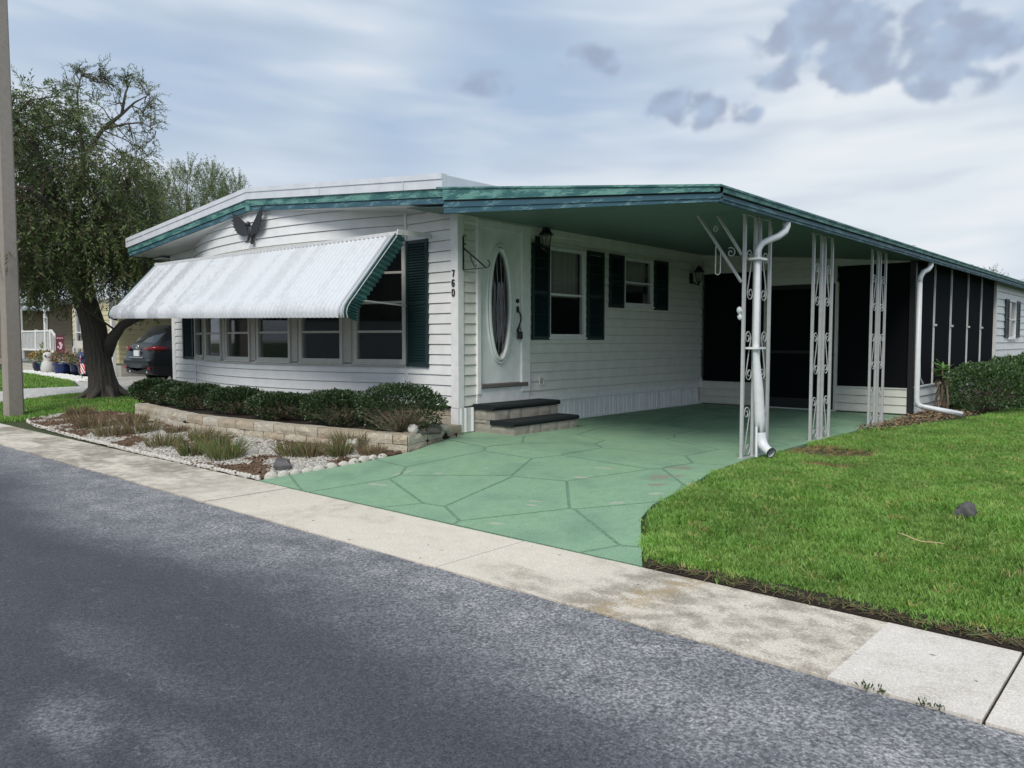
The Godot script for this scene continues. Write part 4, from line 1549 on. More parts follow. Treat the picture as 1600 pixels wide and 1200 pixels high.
func lantern(at: Vector3, label: String) -> Node3D:
	var l := thing("wall_lantern", label, "lantern", at, "coach lanterns on the side wall")
	var c := at + Vector3(0.17, 0.02, 0)
	var st := S()
	cbx(st, at + Vector3(0, -0.10, -0.055), at + Vector3(0.02, 0.10, 0.055), 0.006)
	obj("back_plate", st, mats.black_iron, l)
	st = S(true)
	tube(st, [at + Vector3(0.01, -0.03, 0), at + Vector3(0.07, -0.09, 0), at + Vector3(0.14, -0.12, 0), c + Vector3(0, -0.10, 0)], 0.013, 6)
	tube(st, [c + Vector3(0, -0.10, 0), c + Vector3(0, -0.17, 0)], [0.02, 0.004], 6)
	obj("arm", st, mats.black_iron, l)
	st = S()
	var g0 := 0.045; var g1 := 0.082
	for k in 6:
		var a := TAU * k / 6; var b := TAU * (k + 1) / 6
		var p := func(r, y, t): return c + Vector3(cos(t) * r, y, -sin(t) * r)
		quad(st, p.call(g0, -0.09, a), p.call(g0, -0.09, b), p.call(g1, 0.09, b), p.call(g1, 0.09, a))
	obj("glass", st, mats.lantern_glass, l)
	st = S()
	for k in 6:
		var a := TAU * k / 6
		tube(st, [c + Vector3(cos(a) * g0, -0.09, -sin(a) * g0), c + Vector3(cos(a) * g1, 0.09, -sin(a) * g1)], 0.006, 4)
	lathe(st, c, [[0.0, -0.105], [0.05, -0.10], [0.052, -0.085], [0.0, -0.085]], 6)
	obj("cage", st, mats.black_iron, l)
	st = S()
	lathe(st, c, [[0.0, 0.085], [0.115, 0.082], [0.118, 0.094], [0.075, 0.13], [0.058, 0.165], [0.062, 0.178], [0.02, 0.195], [0.012, 0.22], [0.0, 0.228]], 6)
	obj("cap", st, mats.black_iron, l)
	return l

func steps() -> void:
	var s := thing("entry_steps", "two stone-block front steps with dark green carpeted treads", "steps", Vector3(-6.95, 0.22, -8.15))
	var st: SurfaceTool
	var z0 := -7.47
	var z1 := -8.82
	# courses of split-face blocks: [x front, y0, y1]
	for c in [[-6.60, 0.224, 0.345, -7.32], [-6.94, 0.345, 0.395, -7.32], [-6.94, 0.397, 0.535, -7.32]]:
		var lens := [0.30, 0.24, 0.36, 0.27, 0.33]
		var z := z0
		var k := 0
		while z > z1 + 0.02:
			var l: float = lens[k % 5] if c[2] - c[1] > 0.08 else 1.35
			var zn := maxf(z - l, z1)
			st = S()
			split_block(st, Vector3(c[0] - 0.14, c[1], zn + 0.006), Vector3(c[0], c[2] - 0.006, z - 0.006), 0.010, k * 7 + int(c[1] * 100))
			obj("step_block", st, mats.step_stone, s)
			z = zn
			k += 1
		# the end that looks at the street
		var x: float = c[0] - 0.145
		while x > c[3] + 0.03:
			var xn := maxf(x - (0.26 if c[2] - c[1] > 0.08 else 0.7), c[3])
			st = S()
			split_block(st, Vector3(xn + 0.004, c[1], z0 - 0.14), Vector3(x, c[2] - 0.004, z0 - 0.006), 0.010, int(x * 50))
			obj("step_block", st, mats.step_stone, s)
			x = xn
		st = S()
		bx(st, Vector3(-7.30, c[1], z1 + 0.02), Vector3(c[0] - 0.05, c[2] - 0.002, z0 - 0.05))
		obj("core", st, mats.grey_stone, s)
	for c in [[-7.0, -6.575, 0.343, 0.405], [-7.315, -6.915, 0.535, 0.60]]:
		st = S(true)
		var h: float = (c[3] - c[2]) * 0.5
		var prof := PackedVector2Array()
		prof.append(Vector2(c[0], c[2])); 
		for i in 7:
			var a := -PI / 2 + PI * i / 6.0
			prof.append(Vector2(c[1] - h + cos(a) * h, c[2] + h + sin(a) * h))
		prof.append(Vector2(c[0], c[3]))
		st = S()
		extrude(st, prof, Vector3(0, 0, z1 - 0.02), Vector3(1, 0, 0), Vector3(0, 1, 0), Vector3(0, 0, z0 - z1 + 0.045))
		obj("carpet_tread", st, mats.carpet, s)

func split_block(st: SurfaceTool, lo: Vector3, hi: Vector3, rough: float, seed_: int) -> void:
	# block with a broken, uneven face on every side
	var r := RandomNumberGenerator.new(); r.seed = seed_ + 9
	var nx := 4; var ny := 2
	var d := hi - lo
	var along_x := d.x >= d.z
	var grid := {}
	var P := func(i, j, f) -> Vector3:
		var key := Vector3i(i, j, f)
		if not grid.has(key):
			var inner: bool = i > 0 and i < nx
			var e := rough * (r.randf_range(-0.4, 1.0) if inner else -0.5)
			if j == 1: e += rough * 0.5
			var s := float(i) / nx
			var y: float = lo.y + d.y * j / ny
			grid[key] = Vector3(lo.x + d.x * s, y, (hi.z + e) if f else (lo.z - e)) if along_x else Vector3((hi.x + e) if f else (lo.x - e), y, lo.z + d.z * s)
		return grid[key]
	var m := (lo + hi) * 0.5
	for f in 2:
		for i in nx:
			for j in ny: face4(st, P.call(i, j, f), P.call(i + 1, j, f), P.call(i + 1, j + 1, f), P.call(i, j + 1, f), m)
	for i in nx:
		face4(st, P.call(i, 0, 0), P.call(i + 1, 0, 0), P.call(i + 1, 0, 1), P.call(i, 0, 1), m)
		face4(st, P.call(i, ny, 0), P.call(i + 1, ny, 0), P.call(i + 1, ny, 1), P.call(i, ny, 1), m)
	for j in ny:
		face4(st, P.call(0, j, 0), P.call(0, j + 1, 0), P.call(0, j + 1, 1), P.call(0, j, 1), m)
		face4(st, P.call(nx, j, 0), P.call(nx, j + 1, 0), P.call(nx, j + 1, 1), P.call(nx, j, 1), m)

func eagle() -> void:
	var c := Vector3(-11.36, 3.17, bay_at(-11.36).y + 0.035)
	var e := thing("eagle_ornament", "dark metal eagle with raised wings mounted on the white gable", "ornament", c + Vector3(0, -0.17, 0))
	var st := S(true)
	blob(st, c + Vector3(0.02, -0.02, 0.02), Vector3(0.075, 0.115, 0.045), 10, 7, 0.2, 3)
	obj("body", st, mats.eagle_metal, e)
	st = S(true)
	blob(st, c + Vector3(-0.03, 0.115, 0.035), Vector3(0.04, 0.045, 0.04), 8, 6)
	tube(st, [c + Vector3(-0.055, 0.115, 0.045), c + Vector3(-0.085, 0.105, 0.05), c + Vector3(-0.09, 0.085, 0.05)], [0.02, 0.014, 0.003], 6)
	obj("head", st, mats.eagle_metal, e)
	for s in [-1, 1]:
		st = S()
		for k in 9:
			var f := k / 8.0
			var a := deg_to_rad(lerpf(34.0, -12.0, f))
			var l := lerpf(0.44, 0.15, f * f)
			var root := c + Vector3(s * lerpf(0.10, 0.035, f), lerpf(0.085, -0.02, f), 0.014 + 0.003 * k)
			var dir := Vector3(s * cos(a), sin(a), 0.12).normalized()
			var sd := Vector3(-dir.y, dir.x, 0) * 0.036
			var poly := [root - sd * 0.9, root + dir * l * 0.75 - sd * 0.9, root + dir * l, root + dir * l * 0.75 + sd * 0.9, root + sd * 0.9]
			var up := Vector3(0, 0, 0.012)
			for i in range(1, 4): tri(st, poly[0] + up, poly[i] + up, poly[i + 1] + up); tri(st, poly[0], poly[i + 1], poly[i])
			for i in 5: quad(st, poly[i], poly[(i + 1) % 5], poly[(i + 1) % 5] + up, poly[i] + up)
		obj("wing", st, mats.eagle_metal, e)
	st = S()
	for k in 5:
		var a := deg_to_rad(-90.0 + (k - 2) * 13.0 + 12.0)
		var dir := Vector3(cos(a), sin(a), 0)
		block(st, c + Vector3(0.03, -0.1, 0.004 + 0.002 * k) - Vector3(-dir.y, dir.x, 0) * 0.014, dir * 0.10, Vector3(-dir.y, dir.x, 0) * 0.028, Vector3(0, 0, 0.012))
	obj("tail", st, mats.eagle_metal, e)
	st = S()
	for s in [-1, 1]:
		tube(st, [c + Vector3(0.0 + s * 0.035, -0.10, 0.03), c + Vector3(s * 0.05, -0.15, 0.04), c + Vector3(s * 0.075, -0.165, 0.05)], [0.016, 0.012, 0.006], 5)
	tube(st, [c + Vector3(-0.09, -0.165, 0.045), c + Vector3(0.13, -0.175, 0.045)], 0.01, 5)
	obj("talons", st, mats.eagle_metal, e)

func downspouts() -> void:
	var d := thing("downspout", "white rain downspout strapped to the street-corner carport column", "downspout", Vector3(-3.47, 0.22, -7.8))
	var st := S(true)
	tube(st, [Vector3(-3.362, 2.702, -8.16), Vector3(-3.362, 2.655, -8.16), Vector3(-3.368, 2.60, -8.13), Vector3(-3.395, 2.54, -8.03), Vector3(-3.44, 2.49, -7.89), Vector3(-3.475, 2.45, -7.80), Vector3(-3.49, 2.38, -7.755), Vector3(-3.495, 2.3, -7.75)], [0.040, 0.040, 0.038, 0.036, 0.035, 0.034, 0.033, 0.033], 12)
	obj("elbow", st, mats.pipe_white, d)
	st = S(true)
	tube(st, [Vector3(-3.495, 2.32, -7.75), Vector3(-3.495, 1.40, -7.75), Vector3(-3.49, 1.22, -7.76), Vector3(-3.475, 0.95, -7.785), Vector3(-3.465, 0.62, -7.81), Vector3(-3.46, 0.48, -7.82)], [0.031, 0.031, 0.038, 0.050, 0.054, 0.052], 12)
	obj("pipe", st, mats.pipe_white, d)
	st = S(true)
	tube(st, [Vector3(-3.46, 0.49, -7.82), Vector3(-3.455, 0.42, -7.82), Vector3(-3.42, 0.355, -7.80), Vector3(-3.36, 0.315, -7.77), Vector3(-3.31, 0.295, -7.75)], [0.056, 0.058, 0.054, 0.048, 0.05], 12, false)
	obj("outlet", st, mats.pipe_white, d)
	st = S(true)
	tube(st, [Vector3(-3.318, 0.298, -7.753), Vector3(-3.303, 0.292, -7.747)], 0.054, 12, false)
	obj("outlet_collar", st, mats.car_black, d)
	for y in [1.36, 2.28]:
		st = S()
		bx(st, Vector3(-3.585, y, -7.87), Vector3(-3.44, y + 0.022, -7.69))
		obj("strap", st, mats.white_trim, d)
	st = S()
	tube(st, [Vector3(-3.48, 0.55, -7.76), Vector3(-3.45, 0.24, -7.70)], 0.014, 4)
	obj("prop", st, mats.pipe_white, d)
	var e := thing("downspout", "long white downspout at the porch corner, its foot running out over the lawn", "downspout", Vector3(-3.44, 0.22, -13.7))
	st = S(true)
	tube(st, [Vector3(-3.365, 2.702, -13.95), Vector3(-3.365, 2.65, -13.95), Vector3(-3.38, 2.59, -13.87), Vector3(-3.42, 2.54, -13.74), Vector3(-3.45, 2.46, -13.70), Vector3(-3.455, 2.36, -13.69)], 0.042, 8)
	obj("elbow", st, mats.pipe_white, e)
	st = S(true)
	tube(st, [Vector3(-3.455, 2.38, -13.69), Vector3(-3.45, 0.55, -13.69), Vector3(-3.445, 0.46, -13.69), Vector3(-3.42, 0.41, -13.70), Vector3(-3.36, 0.385, -13.72)], 0.042, 8)
	obj("pipe", st, mats.pipe_white, e)
	st = S(true)
	tube(st, [Vector3(-3.38, 0.388, -13.72), Vector3(-2.87, 0.275, -14.05)], 0.042, 8)
	obj("runoff_pipe", st, mats.pipe_white, e)
	var h := thing("cord_loop", "loop of white cord hanging from the corner column's brace", "cord", Vector3(-3.86, 2.1, -7.61))
	st = S(true)
	var pts := []
	for i in 15:
		var a := PI * i / 14.0
		pts.append(Vector3(-3.86 + 0.028 * cos(a), 2.17 - 0.03 * sin(a), -7.60))
	pts.push_front(Vector3(-3.835, 2.42, -7.61)); pts.append(Vector3(-3.89, 2.44, -7.61))
	tube(st, pts, 0.006, 5)
	obj("cord", st, mats.white_hose, h)
	var k := thing("hose_bracket", "small pale bracket clipped to the street-corner carport column", "bracket", Vector3(-3.6, 1.66, -7.60))
	st = S(true)
	blob(st, Vector3(-3.61, 1.76, -7.60), Vector3(0.035, 0.04, 0.03), 7, 5, 0.5, 5)
	blob(st, Vector3(-3.60, 1.69, -7.595), Vector3(0.028, 0.035, 0.03), 7, 5, 0.5, 6)
	obj("clip", st, mats.pipe_white, k)

# ------------------------------------------------------------------ garden in front of the bay
func garden() -> void:
	var bed := PackedVector2Array([Vector2(-15.6, -4.62), Vector2(-14.8, -4.42), Vector2(-12.4, -4.32), Vector2(-10.3, -4.27), Vector2(-7.28, -4.27), Vector2(-7.05, -4.9), Vector2(-6.93, -5.3), Vector2(-6.88, -5.85), Vector2(-8.5, -5.72), Vector2(-9.4, -5.6), Vector2(-11.3, -5.45), Vector2(-12.5, -5.62), Vector2(-13.9, -5.8), Vector2(-15.0, -5.75), Vector2(-15.7, -5.2)])
	var st := S()
	flat_poly(st, bed, 0.006, 0.03, Vector2.ZERO, Vector2.ONE)
	structure("bed_soil", st, mats.mulch_bed)
	var wall := [Vector2(-13.9, -5.78), Vector2(-12.5, -5.58), Vector2(-11.3, -5.41), Vector2(-10.3, -5.46), Vector2(-9.37, -5.54), Vector2(-8.5, -5.66), Vector2(-7.25, -5.83), Vector2(-6.88, -5.93)]
	var back := PackedVector2Array(wall)
	back.append_array(PackedVector2Array([Vector2(-7.16, -7.0), Vector2(-7.4, -7.3), Vector2(-15.3, -7.3), Vector2(-14.9, -6.4)]))
	st = S()
	flat_poly(st, back, 0.0, 0.3, Vector2.ZERO, Vector2.ONE, 0.325)
	structure("planter_soil", st, mats.soil)
	# retaining wall of split-face blocks
	var rw := thing("retaining_wall", "low two-course wall of tan split-face blocks in front of the shrubs", "wall", Vector3(-10.3, 0.13, -5.5))
	var variants := []
	for i in 6:
		st = S()
		split_block(st, Vector3(-0.195, 0, -0.10), Vector3(0.195, 0.112, 0.10), 0.014, i * 31 + 5)
		st.generate_normals()
		variants.append(st.commit())
	var stone := [mats.stone_a, mats.stone_b, mats.stone_c]
	var k := 0
	for course in 2:
		for leg in [wall, [Vector2(-6.88, -5.93), Vector2(-7.21, -7.13)]]:
			var total := 0.0
			for i in leg.size() - 1: total += leg[i].distance_to(leg[i + 1])
			var count := int(round(total / 0.41))
			var step := total / count
			var off := step * 0.5 if course == 1 and leg.size() > 2 else 0.0
			for i in count + (1 if off > 0 else 0):
				var s0 := maxf(i * step - off, 0.0)
				var s1 := minf((i + 1) * step - off, total)
				if s1 - s0 < 0.12: continue
				var pa: Vector2 = path_point(leg, s0)[0]
				var pb: Vector2 = path_point(leg, s1)[0]
				var m := (pa + pb) * 0.5
				var turn := atan2(-(pb - pa).y, (pb - pa).x)
				var stretch := (pa.distance_to(pb) - 0.012) / 0.39
				var back_n := Vector2((pb - pa).y, -(pb - pa).x).normalized() * 0.09
				var y := 0.125 + 0.116 * course + rng.randf_range(-0.003, 0.003)
				inst("block", variants[k % 6], stone[rng.randi() % 3], rw, Vector3(m.x + back_n.x, y, m.y + back_n.y), Basis(Vector3.UP, turn + (PI if rng.randf() < 0.5 else 0.0)) * Basis.from_scale(Vector3(stretch, 1, 1)))
				k += 1
	# white scalloped edging
	var ed := thing("bed_edging", "row of white rounded edging stones around the gravel flower bed", "edging", Vector3(-8.6, 0.03, -4.3))
	var scallops := []
	for i in 4:
		st = S(true)
		var nz := RandomNumberGenerator.new(); nz.seed = i + 70
		var rad := 0.055
		for a in 8:
			for b in 6:
				var P := func(ia: int, ib: int) -> Vector3:
					var t := PI * ia / 8.0
					var d := PI * ib / 6.0
					var bulge := pow(maxf(sin(d), 0.0), 0.24)
					return Vector3(-cos(t) * rad * bulge, sin(t) * rad * 1.02 * bulge - 0.008, -cos(d) * 0.028)
				quad(st, P.call(a, b), P.call(a, b + 1), P.call(a + 1, b + 1), P.call(a + 1, b))
		st.generate_normals()
		scallops.append(st.commit())
	for line in [[[Vector2(-7.245, -4.33), Vector2(-7.10, -4.8), Vector2(-6.965, -5.25), Vector2(-6.91, -5.62)], 0.092, 1.25], [[Vector2(-15.62, -4.75), Vector2(-15.4, -4.55), Vector2(-14.7, -4.43), Vector2(-12.4, -4.325), Vector2(-10.3, -4.275), Vector2(-7.3, -4.275)], 0.088, 0.8]]:
		var pts: Array = line[0]
		var total := 0.0
		for i in pts.size() - 1: total += pts[i].distance_to(pts[i + 1])
		var s := 0.04
		while s < total:
			var pn := path_point(pts, s)
			var p: Vector2 = pn[0]
			var n: Vector2 = pn[1]
			var sc: float = line[2] * rng.randf_range(0.85, 1.12)
			inst("edging_stone", scallops[rng.randi() % 4], mats.edging_white, ed, Vector3(p.x, ground_y(p.y) + 0.004 + rng.randf_range(-0.006, 0.004), p.y), Basis(Vector3.UP, atan2(n.x, n.y) + rng.randf_range(-0.16, 0.16)) * Basis(Vector3.RIGHT, rng.randf_range(-0.2, 0.2)) * Basis.from_scale(Vector3(sc, sc * rng.randf_range(0.8, 1.1), sc)))
			s += line[1] * line[2] * rng.randf_range(1.02, 1.25)
	gravel(bed)
	shrubs()
	clumps()
	# stones and lamps lying in the bed
	st = S()
	blob(st, Vector3(-7.42, 0.08, -4.62), Vector3(0.14, 0.10, 0.10), 8, 5, 0.45, 21)
	tag(obj("bed_rock", st, mats.statue), "rough grey rock at the driveway corner of the gravel bed", "rock")
	st = S()
	blob(st, Vector3(-7.50, 0.22, -5.60), Vector3(0.10, 0.08, 0.08), 8, 5, 0.4, 22)
	tag(obj("bed_rock", st, mats.edging_white), "pale rock against the retaining wall among dry tufts", "rock")
	var gl := thing("garden_globe", "small white globe lamp fallen beside the largest shrub", "lamp", Vector3(-6.98, 0.33, -6.10))
	st = S(true)
	blob(st, Vector3(-6.98, 0.40, -6.10), Vector3(0.065, 0.065, 0.065), 12, 8)
	obj("globe", st, mats.figurine_white, gl)
	st = S(true)
	tube(st, [Vector3(-6.98, 0.36, -6.10), Vector3(-6.90, 0.345, -6.28)], 0.018, 6)
	obj("stake", st, mats.grey_stone, gl)
	st = S()
	blob(st, Vector3(-6.96, 0.37, -6.42), Vector3(0.09, 0.06, 0.11), 8, 5, 0.4, 23)
	tag(obj("bed_rock", st, mats.grey_stone), "small grey stone on the planter beside the house corner", "rock")
	st = S()
	blob(st, Vector3(-7.08, 0.36, -6.70), Vector3(0.06, 0.05, 0.08), 8, 5, 0.4, 24)
	tag(obj("bed_rock", st, mats.stone_c), "tan pebble on the planter next to the corner skirting", "rock")

func gravel(bed: PackedVector2Array) -> void:
	var st := S()
	blob(st, Vector3.ZERO, Vector3(1.0, 0.62, 0.8), 6, 4, 0.35, 9)
	st.generate_normals()
	var peb := st.commit()
	var nz := FastNoiseLite.new(); nz.seed = 5; nz.frequency = 0.9; nz.fractal_octaves = 3
	var xf := []; var cols := []
	var chip_x := []; var chip_c := []
	for i in 36000:
		var p := Vector2(rng.randf_range(-15.6, -6.9), rng.randf_range(-5.85, -4.27))
		if not Geometry2D.is_point_in_polygon(p, bed): continue
		var d := nz.get_noise_2d(p.x, p.y * 1.4) + 0.5 * smoothstep(-13.6, -11.8, p.x) * smoothstep(-6.9, -7.6, p.x) - 0.36 - 0.5 * smoothstep(-4.52, -4.35, p.y) * smoothstep(-9.5, -8.0, p.x)
		var y := ground_y(p.y) + 0.006
		if d + rng.randf_range(-0.15, 0.15) > 0.0:
			var s := rng.randf_range(0.011, 0.024)
			xf.append(Transform3D(Basis.from_euler(Vector3(rng.randf_range(-0.4, 0.4), rng.randf() * TAU, rng.randf_range(-0.4, 0.4))) * Basis.from_scale(Vector3.ONE * s), Vector3(p.x, y + s * 0.4 + rng.randf() * 0.012, p.y)))
			var g := rng.randf_range(0.22, 0.56)
			cols.append(Color(g, g * 0.95, g * 0.85))
		elif rng.randf() < 0.75:
			var s := rng.randf_range(0.7, 1.7)
			chip_x.append(Transform3D(Basis.from_euler(Vector3(rng.randf_range(-0.5, 0.5), rng.randf() * TAU, rng.randf_range(-0.5, 0.5))) * Basis.from_scale(Vector3.ONE * s), Vector3(p.x, y + 0.008 + rng.randf() * 0.012, p.y)))
			var g := rng.randf_range(0.5, 1.4)
			chip_c.append(Color(0.145 * g, 0.092 * g, 0.058 * g))
	scatter("white_gravel", peb, mats.chips, xf, cols, "white marble gravel scattered between the tufts in the flower bed", "gravel")
	st = S()
	bx(st, Vector3(-0.022, -0.003, -0.005), Vector3(0.022, 0.003, 0.005))
	st.generate_normals()
	scatter("bark_mulch", st.commit(), mats.chips, chip_x, chip_c, "brown bark mulch and dead leaves lying in the flower bed", "mulch")

func shrub(label: String, c: Vector3, r: Vector3, n: int, group: String, tint := 1.0, bare := 0.35, leaf := 0.034) -> void:
	var sh := thing("shrub", label, "shrub", c, group)
	var mid := c + Vector3(0, r.y, 0)
	var nz := FastNoiseLite.new(); nz.seed = rng.randi() % 1000; nz.frequency = 1.0; nz.fractal_octaves = 3
	var L := Leaves.new()
	for i in n:
		var d := rv().normalized()
		if d.y < -0.82: continue
		var low := d.y < 0.05 and nz.get_noise_3d(d.x * 3, d.y * 3 + 9, d.z * 3) > 0.12 - bare * 0.5
		if low and rng.randf() < 0.72: continue
		# clipped shape: a superellipsoid with bumps
		var e := pow(pow(absf(d.x), 2.3) + pow(absf(d.y), 2.3) + pow(absf(d.z), 2.3), -1.0 / 2.3)
		var depth := 1.0 - 0.36 * pow(rng.randf(), 1.7)
		var bump := 1.0 + 0.17 * nz.get_noise_3d(d.x * 2.4, d.y * 2.4, d.z * 2.4) + 0.10 * nz.get_noise_3d(d.x * 7, d.y * 7, d.z * 7)
		var p := mid + d * e * r * bump * depth
		if p.y < c.y + 0.01: continue
		var dir := (d * 0.8 + rv() * 0.9 + Vector3(0, 0.35, 0)).normalized()
		var side := dir.cross(rv()).normalized()
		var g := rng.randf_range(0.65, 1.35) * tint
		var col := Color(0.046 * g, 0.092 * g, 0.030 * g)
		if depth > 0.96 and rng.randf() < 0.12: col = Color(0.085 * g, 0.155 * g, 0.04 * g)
		L.leaf(p, dir, side, rng.randf_range(0.8, 1.3) * leaf, rng.randf_range(0.5, 0.7) * leaf, col)
	inst("foliage", L.mesh(), mats.leaf, sh)
	var st := S()
	for i in 110:
		var a := rng.randf() * TAU
		var root := c + Vector3(cos(a) * r.x * 0.22 * rng.randf(), -0.02, sin(a) * r.z * 0.22 * rng.randf())
		var tip := rv().normalized()
		tip.y = absf(tip.y) * 0.9 - 0.45
		var e2 := mid + tip * r * rng.randf_range(0.86, 1.02)
		var m := root.lerp(e2, 0.5) + rv() * 0.06
		tube(st, [root, m, e2], [0.009, 0.006, 0.003], 3, false)
	obj("stems", st, mats.dry_twig if bare > 0.5 else mats.twig, sh)

func shrubs() -> void:
	var g := "clipped shrubs along the bay window"
	var rows := [
		[-14.35, -6.35, 0.47, 0.205, "clipped dark shrub standing at the tree end of the hedge row", 0.3],
		[-13.45, -6.35, 0.50, 0.185, "low dark green shrub, second of the row from the tree end", 0.3],
		[-12.42, -6.20, 0.64, 0.195, "broad dark shrub, third of the row from the tree end", 0.4],
		[-11.17, -6.20, 0.56, 0.19, "rounded shrub in the middle of the hedge row under the awning", 0.4],
		[-9.90, -6.18, 0.62, 0.18, "wide flat-topped shrub, third of the row from the driveway", 0.45],
		[-8.62, -6.22, 0.54, 0.225, "dense round shrub, second of the row from the driveway", 0.45],
		[-7.40, -6.25, 0.64, 0.285, "largest twiggy brown-sided shrub at the driveway end of the row", 0.75]]
	for e in rows:
		shrub(e[4], Vector3(e[0], 0.33, e[1]), Vector3(e[2], e[3], 0.42), 9500, g, 0.62, e[5] + 0.25)

func tuft(label: String, at: Vector3, h: float, rad: float, green: float, n := 130) -> void:
	var L := Leaves.new()
	for i in n:
		var a := rng.randf() * TAU
		var q := sqrt(rng.randf())
		var p := Vector3(cos(a) * rad * 0.36 * q, -0.005, sin(a) * rad * 0.36 * q)
		var out := Vector3(cos(a), 0, sin(a))
		var dir := (Vector3.UP + out * q * rng.randf_range(0.15, 0.75) + rv() * 0.28).normalized()
		var side := dir.cross(rv()).normalized()
		var l := h * rng.randf_range(0.55, 1.0)
		var k := rng.randf_range(0.6, 1.3)
		var col := Color(0.165 * k, 0.115 * k, 0.07 * k)
		if rng.randf() < green: col = Color(0.105 * k, 0.155 * k, 0.045 * k) if rng.randf() < 0.75 else Color(0.23 * k, 0.22 * k, 0.08 * k)
		elif rng.randf() < 0.3: col = Color(0.28 * k, 0.215 * k, 0.125 * k)
		L.blade(p, dir, side, l, rng.randf_range(0.005, 0.0095), out * l * rng.randf_range(0.02, 0.28) + Vector3(0, -l * rng.randf_range(0.0, 0.14), 0), col)
	var o := inst("grass_tuft", L.mesh(), mats.dry, self, at)
	tag(o, label, "tuft", "ornamental grass tufts in the gravel bed")

func clumps() -> void:
	var rows := [
		[-15.05, -5.30, 0.30, 0.55, 0.05, "dry brown tuft at the foot of the big tree's lawn"],
		[-14.2, -4.95, 0.22, 0.50, 0.05, "withered brown tuft beside the lawn corner of the bed"],
		[-13.1, -4.80, 0.34, 0.60, 0.12, "tall dry tuft close to the sidewalk, farthest along the bed"],
		[-12.75, -5.22, 0.34, 0.62, 0.10, "bushy brown tuft in front of the lowest wall blocks"],
		[-11.95, -4.62, 0.32, 0.55, 0.25, "brown and green tuft at the sidewalk edging, before the first bare gravel"],
		[-11.75, -4.98, 0.36, 0.62, 0.22, "large mixed brown tuft in the widest part of the bed"],
		[-13.15, -5.50, 0.20, 0.40, 0.05, "flattened dead tuft against the start of the retaining wall"],
		[-11.15, -5.22, 0.20, 0.34, 0.0, "short cut brown stubble tuft against the retaining wall"],
		[-10.25, -4.62, 0.33, 0.55, 0.45, "upright olive tuft with cut tips beside the edging"],
		[-10.15, -5.10, 0.30, 0.42, 0.45, "small olive tuft just in front of the retaining wall"],
		[-9.55, -4.92, 0.34, 0.46, 0.6, "green-brown tuft between the two greenest ones"],
		[-9.25, -4.52, 0.33, 0.38, 0.75, "narrow yellow-green tuft at the sidewalk edging"],
		[-8.62, -4.60, 0.42, 0.50, 0.92, "greenest and tallest grass tuft in the gravel bed"],
		[-7.98, -5.12, 0.30, 0.48, 0.45, "olive tuft left of the centre of the driveway end"],
		[-7.72, -5.18, 0.30, 0.42, 0.4, "olive tuft touching another in the driveway end of the bed"],
		[-7.42, -5.36, 0.29, 0.34, 0.6, "compact green tuft in the driveway end of the bed"],
		[-7.62, -5.66, 0.40, 0.46, 0.45, "yellowish tuft rising above the retaining wall"],
		[-7.12, -5.58, 0.22, 0.36, 0.1, "reddish brown dry tuft at the end of the retaining wall"]]
	for e in rows:
		tuft(e[5], Vector3(e[0], ground_y(e[1]) + 0.004, e[1]), e[2] * 0.92, e[3], e[4], 330)

# ------------------------------------------------------------------ lawns and what lies on them
func tuft_mesh(n: int, rad: float, h: float, w: float) -> ArrayMesh:
	var L := Leaves.new()
	for i in n:
		var a := rng.randf() * TAU
		var q := sqrt(rng.randf()) * rad
		var dir := (Vector3.UP + rv() * 0.75).normalized()
		var side := dir.cross(rv()).normalized()
		var l := h * rng.randf_range(0.55, 1.2)
		var k := rng.randf_range(0.75, 1.25)
		var y := rng.randf_range(-0.06, 0.06)
		L.blade(Vector3(cos(a) * q, 0, sin(a) * q), dir, side, l, w * rng.randf_range(0.7, 1.2), Vector3(rng.randf_range(-1, 1), -0.35, rng.randf_range(-1, 1)) * l * 0.38, Color(k * (1.0 + y), k, k * (1.0 - y)))
	return L.mesh()

